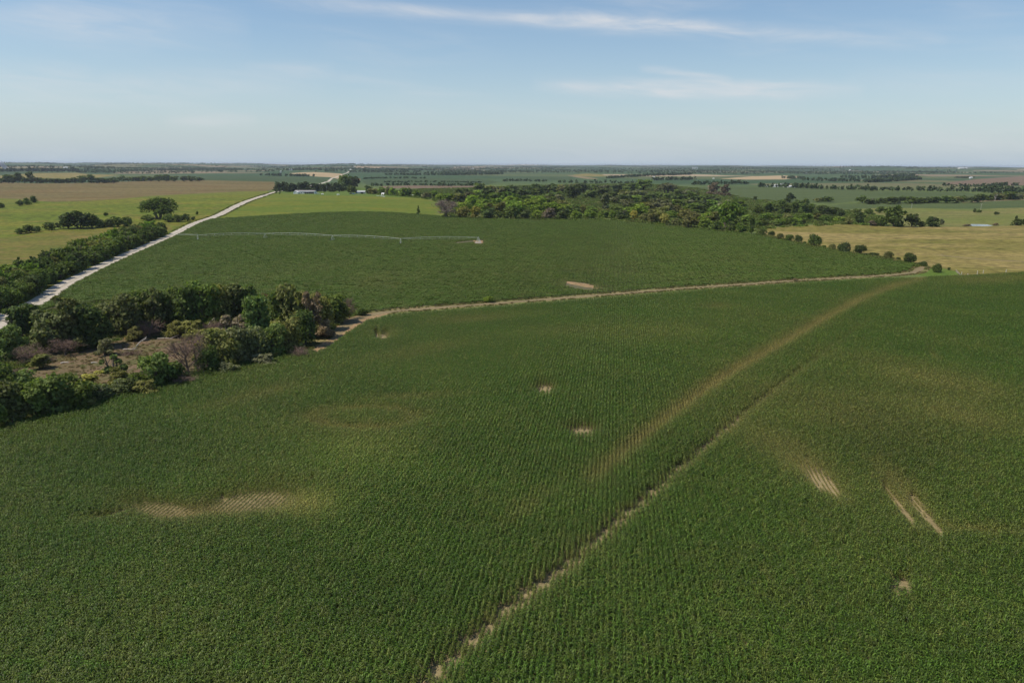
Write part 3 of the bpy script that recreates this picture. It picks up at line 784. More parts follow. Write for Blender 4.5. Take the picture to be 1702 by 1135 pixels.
# weeds, tall grass and low brush
def tuft(seed, nleaf=46, w=.5, h=.55):
    r = np.random.default_rng(seed); V = []; Fq = []
    for k in range(nleaf):
        a = r.uniform(0, 6.28); d = w * math.sqrt(r.random()); x, y = d * math.cos(a), d * math.sin(a); hh = h * r.uniform(.5, 1.1) * (1 - .5 * d / w); b = r.uniform(0, 6.28); s = r.uniform(.03, .09)
        lx, ly = r.normal(0, .18, 2); b0 = len(V)
        V += [(x - s * math.cos(b), y - s * math.sin(b), 0), (x + s * math.cos(b), y + s * math.sin(b), 0), (x + lx + s * .7 * math.cos(b), y + ly + s * .7 * math.sin(b), hh), (x + lx - s * .7 * math.cos(b), y + ly - s * .7 * math.sin(b), hh)]
        Fq.append((b0, b0 + 1, b0 + 2, b0 + 3))
    return mesh_np('weed_tuft', np.array(V), np.array(Fq), M['under'])
tufts = [tuft(s) for s in range(5)]
def scatter_tufts(name, poly, spacing, smin, smax, tint0, tvar, label, exclude=(), shade0=1.0):
    lo, hi = poly.min(0), poly.max(0)
    n = int((hi[0] - lo[0]) * (hi[1] - lo[1]) / spacing ** 2); n = min(n, 120000)
    x = rng.uniform(lo[0], hi[0], n); y = rng.uniform(lo[1], hi[1], n)
    k = inside(x, y, poly); x, y = x[k], y[k]
    for e in exclude:
        k = ~inside(x, y, e); x, y = x[k], y[k]
    k = vnoise(x, y, 14, 41) + rng.normal(0, .3, len(x)) > -.25; x, y = x[k], y[k]; n = len(x)
    s = rng.uniform(smin, smax, n) * (1 + .3 * vnoise(x, y, 20, 42)); s = np.clip(s, .15, 8)
    rot = np.zeros((n, 3)); rot[:, 2] = rng.uniform(0, 6.28, n)
    tint = np.clip(tint0 + tvar * vnoise(x, y, 16, 43) + .12 * rng.normal(0, 1, n), 0, 1)
    instancer(name, tufts, np.column_stack([x, y, height(x, y) - .02]), rot, np.column_stack([s * 1.2, s * 1.2, s]), rng.integers(0, 5, n), tint, shade0 * (1 + .2 * rng.normal(0, 1, n)), label, 'weeds')
Z = {z[0]: z[2] for z in ZONES[::-1]}
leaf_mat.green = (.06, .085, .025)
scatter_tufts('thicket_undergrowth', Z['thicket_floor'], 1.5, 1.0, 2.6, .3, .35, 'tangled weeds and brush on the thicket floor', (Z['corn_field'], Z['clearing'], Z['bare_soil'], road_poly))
scatter_tufts('clearing_weeds', Z['clearing'], 1.3, .3, .8, .85, .2, 'dry brown grass scattered over the clearing')
scatter_tufts('verge_grass', Z['verge'], .9, .5, 1.1, .6, .35, 'rough grass growing along the dirt track', (track_poly, Z['bare_soil']))
road_side = ribbon(road_line, 15.0)
scatter_tufts('roadside_grass', road_side, 1.3, .7, 1.7, .35, .3, 'weedy grass lining the gravel road', (road_poly,))

leaf_mat.green = (.125, .185, .032)
M['under_wood'] = leaf_mat('brush_leaf', 'tint', .5, .25, .7, .1, (.17, .15, .06))
tufts = [tuft(s + 20, 60, .6, .6) for s in range(5)]
for t in tufts: t.materials[0] = M['under_wood']
scatter_tufts('woodland_brush', Z['wood_floor'], 6.0, 2.0, 4.6, .3, .5, 'low green brush growing under the valley wood')

fence_strip = ribbon(PL([(1262, 391), (1300, 400), (1340, 409), (1400, 420), (1450, 427), (1500, 436), (1530, 443)]), 7.0)
scatter_tufts('field_edge_grass', fence_strip, 1.6, 1.0, 3.0, .5, .4, 'tall rough grass between the shrubs of the field edge')

# ------------------------------------------------------------------ trees
def leaf_cloud(r, lobes, n, size, flat=.75, inner=.25):
    """leaf clumps on and inside a set of lobes; lobes: (centre, radii)"""
    lobes = [(np.array(c, float), np.array(q, float)) for c, q in lobes]
    wts = np.array([q[0] * q[1] + q[0] * q[2] for c, q in lobes]); wts /= wts.sum()
    li = r.choice(len(lobes), n, p=wts)
    d = r.normal(0, 1, (n, 3)); d /= np.linalg.norm(d, axis=1, keepdims=True)
    d[:, 2] = np.where((d[:, 2] < -.35) & (r.random(n) < .6), -d[:, 2], d[:, 2])
    rad = 1 - inner * r.random(n) ** 1.5 + r.normal(0, .09, n)
    rad = np.where(r.random(n) < .12, rad * r.uniform(.3, .9, n), rad)
    C = np.array([lobes[i][0] for i in li]) + d * rad[:, None] * np.array([lobes[i][1] for i in li])
    nrm = d * flat + r.normal(0, .55, (n, 3)) + np.array([0, 0, .15]); nrm /= np.linalg.norm(nrm, axis=1, keepdims=True)
    up = r.normal(0, 1, (n, 3)); a = np.cross(nrm, up); a /= np.linalg.norm(a, axis=1, keepdims=True); b = np.cross(nrm, a)
    s = size * r.uniform(.55, 1.25, n)[:, None]; asp = r.uniform(.5, .9, n)[:, None]
    bend = nrm * s * r.uniform(-.35, .1, n)[:, None]
    V = np.stack([C + a * s, C + b * s * asp + bend, C - a * s * .9, C - b * s * asp + bend], 1).reshape(-1, 3)
    Fq = np.arange(4 * n).reshape(n, 4)
    return V, Fq
def crown_lobes(r, kind):
    L = []
    if kind == 'broad':
        for k in range(14):
            a = r.uniform(0, 6.28); z = r.uniform(.17, .85); e = math.sqrt(max(.05, 1 - ((z - .48) / .56) ** 2)); d = .33 * e * math.sqrt(r.uniform(.2, 1))
            q = r.uniform(.13, .24); L.append(((d * math.cos(a), d * math.sin(a), z), (q, q, q * .75)))
        L.append(((0, 0, .46), (.33, .33, .38)))
    elif kind == 'tall':
        for k in range(14):
            z = r.uniform(.12, .9); a = r.uniform(0, 6.28); d = r.uniform(.08, .28) * (1.1 - abs(z - .45)); q = r.uniform(.13, .22)
            L.append(((d * math.cos(a), d * math.sin(a), z), (q, q, q * .6)))
        L.append(((0, 0, .48), (.27, .27, .40)))
    elif kind == 'shrub':
        for k in range(12):
            z = r.uniform(.12, .76); a = r.uniform(0, 6.28); d = r.uniform(.1, .36) * (1.05 - z * .6); q = r.uniform(.14, .24)
            L.append(((d * math.cos(a), d * math.sin(a), z), (q, q, q)))
        L.append(((0, 0, .40), (.38, .38, .42)))
    elif kind == 'pine':
        for k in range(13):
            z = .10 + .84 * k / 12; e = (1 - z) * .46 + .06
            for j in range(3):
                a = r.uniform(0, 6.28); d = e * .55
                L.append(((d * math.cos(a), d * math.sin(a), z), (e * .55, e * .55, .07)))
    elif kind == 'spread':          # big open crown on several limbs
        for k in range(15):
            a = k / 15 * 6.28 + r.uniform(-.2, .2); d = r.uniform(.10, .38); z = .88 - .7 * d + r.uniform(-.42, .06); q = r.uniform(.12, .18)
            L.append(((d * math.cos(a), d * math.sin(a), max(.22, z)), (q, q, q * 1.15)))
        L.append(((0, 0, .68), (.28, .28, .24)))
    elif kind == 'thin2':           # ragged crown of separate sprays
        for k in range(20):
            z = r.uniform(.12, .98); a = r.uniform(0, 6.28); d = r.uniform(.1, .40) * (1.2 - z * .6); q = r.uniform(.08, .17)
            L.append(((d * math.cos(a), d * math.sin(a), z), (q, q, q * .8)))
        L.append(((0, 0, .42), (.28, .28, .34)))
    elif kind == 'thin':            # half bare
        for k in range(13):
            z = r.uniform(.15, .95); a = r.uniform(0, 6.28); d = r.uniform(.1, .36) * (1.15 - z * .5); q = r.uniform(.07, .13)
            L.append(((d * math.cos(a), d * math.sin(a), z), (q, q, q * .8)))
    return L
def trunk_mb(r, kind):
    mb = MB()
    if kind == 'pine':
        mb.tube([(0, 0, -.03), (0, 0, .5), (0, 0, .92)], [.028, .02, .005], 6); return mb
    nst = 1 if kind in ('broad', 'tall') else 3
    for s in range(nst):
        ox, oy = (0, 0) if nst == 1 else (.05 * math.cos(2.1 * s), .05 * math.sin(2.1 * s))
        lx, ly = r.uniform(-.05, .05) + ox * 3, r.uniform(-.05, .05) + oy * 3
        top = .62 if nst == 1 else .7
        mb.tube([(ox, oy, -.04), (ox + lx * .3, oy + ly * .3, top * .4), (lx, ly, top), (lx * 1.2, ly * 1.2, top + .2)], [.036, .028, .016, .005], 6)
        for k in range(5 if nst == 1 else 3):
            z = r.uniform(.25, .6); a = r.uniform(0, 6.28); ln = r.uniform(.2, .36); t = z / top
            p = Vector((ox + lx * t, oy + ly * t, z)); q = p + Vector((math.cos(a) * ln, math.sin(a) * ln, r.uniform(.12, .3)))
            mb.tube([p, (p + q) / 2 + Vector((0, 0, .03)), q], [.017, .011, .003], 4)
    return mb
def bare_branches(r, spread=.45, n0=7, depth=3, fine=5):
    """trunk and a bare branching crown, in separate builders"""
    tr, br = MB(), MB()
    lean = Vector((r.uniform(-.06, .06), r.uniform(-.06, .06), 0))
    tr.tube([(0, 0, -.04), lean * .5 + Vector((0, 0, .22)), lean + Vector((0, 0, .46))], [.034, .026, .017], 6)
    def grow(p, d, ln, rad, lev):
        q = p + d * ln * .5 + Vector(r.normal(0, .02, 3)); e = q + (d + Vector((0, 0, .15))).normalized() * ln * .5
        br.tube([p, q, e], [rad, rad * .75, rad * .3], 4 if lev == 0 else 3, cap=False)
        if lev < depth - 1:
            for k in range(fine):
                t = r.uniform(.35, 1.0); s = p.lerp(q, t * 2) if t < .5 else q.lerp(e, t * 2 - 1)
                nd = (d + Vector(r.normal(0, .55, 3)) + Vector((0, 0, .12))).normalized()
                grow(s, nd, ln * r.uniform(.42, .7), rad * .5, lev + 1)
    for k in range(n0):
        a = k / n0 * 6.28 + r.uniform(-.3, .3); z = r.uniform(.18, .46)
        d = Vector((math.cos(a) * spread, math.sin(a) * spread, r.uniform(.35, .8))).normalized()
        grow(lean * (z / .46) + Vector((0, 0, z)), d, r.uniform(.32, .48), .013, 0)
    return tr, br
LIB = {}
LODN = {0: (2200, .046), 1: (600, .082), 2: (260, .12)}
def lib(kind, lod, var):
    key = (kind, lod, var)
    if key in LIB: return LIB[key]
    r = np.random.default_rng(sum(map(ord, kind)) * 100 + lod * 10 + var)
    if kind == 'dead':
        tr, br = bare_branches(r, .55, 8, 3 if lod < 2 else 2, 6)
        nt_ = (2600, 1300, 500)[lod]; sz = (.035, .05, .07)[lod]
        V, Fq = leaf_cloud(r, crown_lobes(r, 'broad'), nt_, sz, .2, .9)
        c0 = V.reshape(-1, 4, 3); m0 = c0.mean(1, keepdims=True); ax = c0[:, 0] - c0[:, 2]; ax /= np.linalg.norm(ax, axis=1, keepdims=True)
        d0 = c0 - m0; al = (d0 * ax[:, None]).sum(-1, keepdims=True) * ax[:, None]; c0 = m0 + al * 1.3 + (d0 - al) * (.10 if lod == 0 else .22)
        br.add(c0.reshape(-1, 3).tolist(), Fq.tolist())
        res = (tr.mesh('trunk', M['bark']), br.mesh('branches', M['brownwood'] if lod == 0 else M['pinkwood']))
    elif kind == 'snag':
        tr, br = bare_branches(r, .5, 5, 2, 3)
        res = (tr.mesh('trunk', M['paledead']), br.mesh('branches', M['paledead']))
    else:
        n, s = LODN[lod]
        if kind == 'thin': n = int(n * .6)
        if kind == 'pine': s *= .75
        if kind == 'spread': n = int(n * 1.5); s *= .8
        V, Fq = leaf_cloud(r, crown_lobes(r, kind), n, s)
        res = (trunk_mb(r, kind if kind != 'thin' else 'shrub').mesh('trunk', M['bark']), mesh_np('crown', V, Fq, M['leaf']))
    LIB[key] = res
    return res
COLS = {'dark': (.075, .100, .030), 'mid': (.105, .140, .034), 'green': (.120, .175, .030), 'lime': (.172, .232, .036), 'olive': (.170, .168, .055), 'grey': (.150, .155, .080), 'brown': (.195, .152, .095), 'yellow': (.28, .25, .065), 'pine': (.054, .070, .030), 'pink': (.22, .165, .125)}
COLS['softgreen'] = (.112, .148, .042); COLS['greymid'] = (.125, .138, .058); COLS['olivedark'] = (.105, .116, .044)
COLNAME = {'dark': 'dark green', 'mid': 'mid green', 'green': 'fresh green', 'lime': 'bright lime green', 'olive': 'olive green', 'grey': 'grey green', 'brown': 'brownish', 'yellow': 'yellowish', 'pine': 'blackish green', 'pink': 'dull pinkish'}
def tree_at(name, base, w, h, kind, colour, label, cat='tree', group=None, lod=1, parts=True):
    """w, h in metres; base a point on the ground"""
    var = random.randrange(5)
    tr, cr = lib(kind, lod, var)
    c = np.array(COLS[colour]) * {'woodland_tree': 1.18, 'thicket_tree': 1.42, 'scrub_bush': 1.4, 'bush': 1.2, 'roadside_tree': 1.2, 'shrub': 1.2}.get(name, 1.0) * random.uniform(.85, 1.18) * np.array([random.uniform(.94, 1.06), 1, random.uniform(.9, 1.1)])
    rz = random.uniform(0, 6.28)
    if parts:
        o = empty(name, base, rz, (w, w, h))
        link('trunk', tr, o)
        k = link('branches' if kind in ('dead', 'snag') else 'crown', cr, o)
        k.color = C4(c)
    else:
        o = link(name, cr, None, base); o.rotation_euler = (0, 0, rz); o.scale = (w, w, h); o.color = C4(c)
    return tag(o, label, cat, group)
def tree_px(name, u, v, w, h, kind, colour, label, **kw):
    p = hit(u, v)[0]
    dep = project(p[None])[2][0]
    lod = kw.pop('lod', 0 if dep < 420 else (1 if dep < 1500 else 2))
    return tree_at(name, p, w * dep / F * 1.05, h * dep / F * 1.06, kind, colour, label, lod=lod, **kw)

# --- the thicket: (u, v of the foot, width, height, form, colour, what sets it apart)
THICKET = [
    (-25, 640, 70, 60, 'broad', 'mid', 'mid green tree where the thicket meets the gravel road'),
    (14, 598, 52, 56, 'broad', 'green', 'green tree next to the road end of the thicket'),
    (34, 572, 46, 54, 'broad', 'dark', 'dark green tree closest to the gravel road, behind the thicket clearing'),
    (52, 604, 50, 30, 'dead', 'brown', 'low bare brownish bush at the left tip of the thicket clearing'),
    (58, 566, 46, 56, 'tall', 'dark', 'dark tree second from the road on the far side of the clearing'),
    (88, 584, 62, 68, 'broad', 'dark', 'broad dark tree at the left of the black clump behind the clearing'),
    (122, 581, 62, 78, 'broad', 'dark', 'tallest dark tree in the black clump behind the clearing'),
    (157, 577, 62, 68, 'broad', 'dark', 'dark tree at the right of the black clump behind the clearing'),
    (188, 556, 50, 60, 'broad', 'mid', 'mid green tree just right of the black clump in the thicket'),
    (212, 560, 56, 70, 'broad', 'dark', 'tall dark tree behind the reddish dirt spot of the clearing'),
    (240, 548, 48, 62, 'tall', 'mid', 'slim mid green tree above the bare branches of the clearing'),
    (262, 551, 50, 62, 'broad', 'dark', 'dark green tree behind the fallen trunk in the thicket'),
    (286, 546, 46, 68, 'broad', 'green', 'green topped tree in the middle of the far thicket edge'),
    (310, 549, 52, 68, 'tall', 'dark', 'dark narrow tree beside the green topped one on the far thicket edge'),
    (338, 546, 54, 76, 'broad', 'mid', 'tallest tree on the far edge of the thicket'),
    (366, 540, 50, 66, 'broad', 'olive', 'olive tree with a pale snag on the far edge of the thicket'),
    (394, 534, 54, 62, 'broad', 'dark', 'dark tree on the far edge just left of the bright green tree'),
    (416, 532, 44, 58, 'broad', 'green', 'green tree partly behind the bright green tree of the thicket'),
    (432, 580, 58, 86, 'tall', 'green', 'bright green tall tree standing out in the middle of the thicket'),
    (464, 560, 50, 72, 'tall', 'mid', 'green tree right behind the bright one in the thicket'),
    (490, 560, 54, 80, 'broad', 'olive', 'olive tree with the tawny top near the right end of the thicket'),
    (518, 562, 46, 72, 'thin', 'brown', 'thin reddish brown tree near the right end of the thicket'),
    (535, 548, 46, 56, 'broad', 'olive', 'olive tree above the washed out soil at the thicket end'),
    (556, 536, 46, 46, 'broad', 'mid', 'round green tree at the right end of the thicket'),
    (581, 529, 20, 34, 'dead', 'brown', 'small bare reddish tree at the tip of the thicket'),
    (602, 524, 20, 13, 'shrub', 'mid', 'low shrub that ends the thicket beside the dirt track'),
    (352, 582, 52, 36, 'shrub', 'olive', 'olive bush right of the fallen trunk in the clearing'),
    (386, 570, 60, 44, 'thin', 'brown', 'thin brownish bush left of the bright green tree'),
    (398, 592, 50, 46, 'thin2', 'grey', 'olive bush in front of the bright green tree'),
    (330, 600, 30, 34, 'thin', 'yellow', 'small yellowish bush at the right end of the clearing'),
    (508, 574, 46, 58, 'broad', 'dark', 'dark tree leaning over the washed out soil'),
    (480, 588, 50, 60, 'broad', 'olive', 'olive tree above the first strip of bare soil by the corn'),
    (452, 596, 46, 56, 'broad', 'green', 'green tree beside the corn below the bright green tree'),
    (424, 602, 48, 58, 'shrub', 'mid', 'mid green bushy tree beside the corn left of the bright one'),
    (396, 608, 50, 62, 'broad', 'grey', 'grey green tree beside the corn in the right half of the thicket'),
    (368, 615, 52, 66, 'broad', 'olive', 'olive grey tree beside the corn right of the brown dead tree'),
    (345, 623, 40, 48, 'shrub', 'mid', 'short mid green tree beside the corn next to the brown dead tree'),
    (316, 630, 62, 78, 'dead', 'brown', 'large bare brown tree leaning over the clearing beside the corn'),
    (292, 640, 44, 38, 'shrub', 'dark', 'dark bush under the large bare brown tree'),
    (262, 646, 52, 60, 'broad', 'green', 'green tree beside the corn left of the bare brown tree'),
    (232, 656, 40, 38, 'shrub', 'mid', 'small mid green bush beside the corn in front of the clearing'),
    (206, 662, 44, 34, 'shrub', 'dark', 'dark low bush beside the corn in front of the clearing'),
    (190, 634, 42, 48, 'thin', 'lime', 'open light green sapling in front of the clearing'),
    (150, 646, 54, 26, 'thin', 'yellow', 'low yellowish olive brush along the front of the clearing'),
    (168, 672, 44, 36, 'shrub', 'mid', 'bush beside the corn below the light green sapling'),
    (130, 683, 58, 56, 'broad', 'mid', 'round green tree at the near side of the clearing'),
    (96, 690, 62, 68, 'broad', 'green', 'large green tree beside the corn in the left half of the thicket'),
    (62, 697, 60, 66, 'broad', 'mid', 'large mid green tree second from the left along the corn'),
    (24, 706, 64, 72, 'broad', 'dark', 'large dark tree farthest left along the corn'),
    (-18, 718, 64, 76, 'broad', 'mid', 'tree cut by the left edge of the view beside the corn'),
    (36, 660, 56, 44, 'broad', 'green', 'green tree filling the left end of the clearing'),
    (-10, 668, 60, 60, 'broad', 'mid', 'mid green tree behind the large dark tree at the left end of the thicket'),
    (82, 655, 44, 28, 'shrub', 'olive', 'low olive bush at the left of the clearing'),
]
for u, v, w, h, kind, colour, lab in THICKET:
    w *= 1.18; h *= 1.04
    if colour in ('green', 'lime'): colour = 'softgreen'
    if colour == 'dark' and random.random() < .35: kind = 'thin2' if kind == 'broad' else kind
    if colour == 'mid' and random.random() < .4: colour = 'greymid'
    if colour == 'dark' and random.random() < .5: colour = 'olivedark'
    if kind == 'dead':
        tree_px('dead_tree', u, v, w, h, kind, colour, lab)
    elif kind == 'shrub' and h < 40:
        tree_px('bush', u, v, w, h, kind, colour, lab, cat='bush', group='bushes in the thicket')
    else:
        tree_px('thicket_tree', u, v, w, h, kind, colour, lab, group='trees in the thicket')

SCRUB = [(70, 612, 'left end of the clearing'), (108, 590, 'foot of the black clump'), (176, 590, 'foot of the black clump'), (225, 566, 'far side of the clearing'), (248, 560, 'far side of the clearing'), (292, 560, 'foot of the far thicket trees'), (322, 560, 'foot of the far thicket trees'), (352, 556, 'foot of the far thicket trees'), (375, 586, 'middle of the thicket'), (410, 578, 'middle of the thicket'), (498, 600, 'corn edge'), (440, 612, 'corn edge'), (380, 625, 'corn edge'), (305, 645, 'corn edge'), (245, 662, 'corn edge'), (150, 684, 'corn edge'), (112, 668, 'near side of the clearing'), (200, 640, 'near side of the clearing'), (272, 628, 'near side of the clearing'), (250, 632, 'near side of the clearing'), (540, 562, 'washed out soil'), (566, 534, 'tip of the thicket'), (470, 540, 'back of the thicket'), (330, 520, 'back of the thicket'), (150, 556, 'back of the thicket'), (20, 632, 'left end of the thicket')]
for i, (u, v, where) in enumerate(SCRUB):
    dead = i % 3 == 1
    c = random.choice(('grey', 'brown', 'olive', 'olive'))
    tree_px('scrub_bush', u, v, random.uniform(34, 52), random.uniform(20, 34), 'dead' if dead else 'thin2', c, f'{"bare twiggy" if dead else "ragged " + COLNAME[c]} scrub bush, {ordinal(i + 1)} one, {where}', cat='bush', group='ragged scrub in the thicket')
# --- the belt of trees along the gravel road, three ranks deep
def belt():
    line = densify(road_line, 4.0)
    for _ in range(20): line[1:-1] = .25 * line[:-2] + .5 * line[1:-1] + .25 * line[2:]
    seg = np.concatenate([[0], np.cumsum(np.linalg.norm(np.diff(line, axis=0), axis=1))])
    t = np.gradient(line, axis=0); t /= np.linalg.norm(t, axis=1, keepdims=True); nl = np.stack([-t[:, 1], t[:, 0]], -1)
    P3 = np.column_stack([line, height(line[:, 0], line[:, 1])]); u, v, dep = project(P3)
    s_end = seg[np.argmin(np.abs(u - 289))]; s_start = seg[np.argmin(np.abs(u + 75))]
    for rank, (off, sp, hh) in enumerate(((8.4, 8.0, 8.4), (15.5, 9.5, 10.2), (23, 10.5, 9.8))):
        n = 0; s = s_start + rank * 3
        while s < s_end - rank * 7:
            i = int(np.searchsorted(seg, s)); k = s / s_end
            h = hh * random.uniform(.82, 1.18) * (1.0 + .12 * k)
            p = line[i] + nl[i] * (off + random.uniform(-1.2, 1.2))
            n += 1
            where = ('road side', 'middle', 'pasture side')[rank]
            col = random.choice(('mid', 'dark', 'green', 'mid', 'olive') if rank else ('dark', 'mid', 'dark', 'mid'))
            tree_at('roadside_tree', (p[0], p[1], float(height(p[0], p[1]))), random.uniform(9.5, 13), h, random.choice(('broad', 'broad', 'shrub')), col,
                    f'{ordinal(n)} tree from the near end, {where} of the dense tree belt', group='trees of the belt along the road', lod=0 if dep[i] < 360 else 1)
            s += sp * random.uniform(.8, 1.25)
belt()

# --- left pasture
LEFT = [
    (3, 346, 13, 9, 'shrub', 'dark', 'small dark bush at the left edge of the green pasture'),
    (33, 342, 14, 9, 'shrub', 'dark', 'dark bush leftmost of the three at the edge of the brown prairie'),
    (45, 340.5, 14, 11, 'shrub', 'mid', 'middle bush of the three at the edge of the brown prairie'),
    (56, 337, 13, 11, 'shrub', 'dark', 'rightmost bush of the three at the edge of the brown prairie'),
    (35, 389, 20, 9, 'shrub', 'mid', 'low bush at the left tip of the pasture tree line'),
    (50, 387, 22, 14, 'broad', 'mid', 'small round tree near the left tip of the pasture tree line'),
    (63, 385, 16, 9, 'shrub', 'mid', 'low bush between two small trees of the pasture tree line'),
    (82, 383, 21, 14, 'broad', 'mid', 'small tree left of the big dark trees in the pasture'),
    (114, 380, 38, 26, 'broad', 'dark', 'left one of the big dark pasture trees'),
    (135, 380, 36, 28, 'broad', 'dark', 'tallest of the big dark pasture trees'),
    (153, 379, 26, 22, 'broad', 'mid', 'right one of the big dark pasture trees'),
    (166, 378, 22, 15, 'shrub', 'mid', 'bush just right of the big dark pasture trees'),
    (181, 377.5, 24, 13, 'shrub', 'dark', 'dark bush halfway between the big dark trees and the spreading tree'),
    (196, 377, 22, 16, 'broad', 'mid', 'small round tree left of the spreading tree'),
    (212, 376, 22, 15, 'shrub', 'mid', 'bush where the pasture tree line meets the belt'),
    (176, 359, 9, 6, 'shrub', 'dark', 'tiny lone bush out in the green pasture'),
    (265, 363, 58, 35, 'spread', 'mid', 'large spreading tree with several limbs above the gravel road'),
    (246, 367, 24, 10, 'shrub', 'mid', 'bush at the left foot of the spreading tree'),
    (281, 369, 24, 13, 'shrub', 'mid', 'bush at the right foot of the spreading tree'),
    (297, 369, 20, 12, 'shrub', 'dark', 'dark bush second to the right of the spreading tree'),
    (311, 368, 17, 13, 'broad', 'mid', 'small tree that ends the bushes right of the spreading tree'),
    (321, 366, 10, 6, 'shrub', 'dark', 'little bush nearest the gravel road by the spreading tree'),
    (328, 357, 5, 6, 'shrub', 'dark', 'tiny dark bush above the bushes by the gravel road'),
]
for u, v, w, h, kind, colour, lab in LEFT:
    if kind == 'shrub': tree_px('bush', u, v, w, h, kind, colour, lab, cat='bush', group='bushes in the left pasture')
    else: tree_px('pasture_tree', u, v, w, h, kind, colour, lab, group='trees in the left pasture', lod=0 if kind == 'spread' else 1)

# --- shrub row along the right edge of the soybean field
ROW = [(1266, 391.5, 23, 12), (1282, 393, 15, 9), (1297, 398, 15, 10), (1313, 401, 17, 11), (1327, 403, 15, 12), (1337, 405.5, 7, 4), (1354, 410, 26, 20), (1369, 412.5, 8, 5), (1383, 415, 14, 10), (1403, 419, 25, 17), (1429, 421.5, 23, 15), (1451, 425, 22, 5), (1477, 430, 21, 13), (1493, 431, 9, 3.5), (1511, 437, 24, 18), (1534, 442, 17, 8)]
RLAB = ['double crowned shrub that starts the shrub row at the wood', 'small shrub second in the shrub row, close to the wood', 'small round shrub third in the shrub row from the wood', 'shrub fourth in the row, touching its right neighbour', 'shrub fifth in the row, touching its left neighbour', 'tiny bush left of the largest round shrub in the row',
        'largest round dark shrub in the middle of the row', 'tiny bush at the right foot of the largest round shrub', 'small round shrub right of the largest one in the row', 'wide shrub with a flat open crown in the row', 'wide dark shrub between the flat crowned one and the low brush', 'low flat brush in the gap of the shrub row', 'round shrub after the low brush, third to last in the row', 'tiny low bush between the last two round shrubs', 'tall last shrub at the corner of the soybean field', 'low dark bush behind the bend of the dirt track']
for (u, v, w, h), lab in zip(ROW, RLAB):
    tree_px('shrub', u, v, w, h, 'shrub', random.choice(('mid', 'dark', 'olive')), lab, cat='shrub', group='shrubs in a row along the soybean field', lod=0)
tree_px('shrub', 1557, 452.5, 18, 15, 'shrub', 'mid', 'lone round shrub on the bright green grass', cat='shrub', lod=0)
tree_px('shrub', 1577, 449, 6, 5, 'shrub', 'mid', 'tiny bush right of the lone round shrub', cat='shrub', lod=1)
tree_px('shrub', 812, 502.5, 19, 11, 'shrub', 'lime', 'light green shrub on the dirt track between the fields', cat='shrub', lod=1)
tree_px('shrub', 1322, 466.5, 10, 4, 'shrub', 'brown', 'little brown weed clump on the dirt track', cat='shrub', lod=1)
tree_px('young_tree', 695.5, 356.5, 8, 14, 'pine', 'dark', 'lone dark young tree at the right end of the meadow', cat='tree', lod=1)
tree_px('dead_tree', 741, 361, 46, 29, 'dead', 'pink', 'wide bare pinkish grey tree at the left end of the valley wood', lod=1)

# --- the valley wood
FRONT = [(768, 362, 24, 19, 'broad', 'olive'), (790, 363, 20, 19, 'broad', 'yellow'), (813, 363.5, 30, 18, 'shrub', 'dark'), (832, 363.5, 18, 12, 'shrub', 'mid'), (849, 364, 33, 20, 'broad', 'mid'), (873, 364, 24, 16, 'shrub', 'dark'), (892, 364, 20, 14, 'shrub', 'lime'), (913, 364.5, 28, 18, 'shrub', 'brown'), (937, 364.5, 26, 18, 'shrub', 'dark'),
         (958, 363.5, 22, 13, 'shrub', 'lime'), (980, 362.5, 24, 14, 'shrub', 'lime'), (1003, 362, 22, 14, 'shrub', 'green'), (1018, 363, 16, 13, 'shrub', 'lime'), (1035, 364.5, 26, 17, 'shrub', 'dark'), (1054, 365.5, 17, 15, 'broad', 'yellow'), (1070, 369, 20, 15, 'shrub', 'olive'), (1086, 371, 28, 17, 'shrub', 'olive'), (1105, 374, 19, 18, 'broad', 'yellow'), (1124, 376.5, 22, 15, 'shrub', 'olive'), (1146, 379, 32, 21, 'shrub', 'olive'),
         (1170, 380, 26, 19, 'broad', 'lime'), (1190, 383, 24, 16, 'shrub', 'mid'), (1207, 380, 44, 46, 'spread', 'green'), (1214, 385, 22, 16, 'shrub', 'mid'), (1232, 387.5, 22, 17, 'shrub', 'green'), (1249, 389, 18, 28, 'tall', 'mid')]
for i, (u, v, w, h, kind, colour) in enumerate(FRONT):
    lab = f'{COLNAME[colour]} {"bushy tree" if kind == "shrub" else "tree"}, {ordinal(i + 1)} from the bare pinkish tree along the wood front'
    if kind == 'spread': lab = 'tallest tree of the valley wood, towering over its front edge'
    tree_px('woodland_tree', u, v, w, h, kind, colour, lab, group='front trees of the valley wood', lod=1)
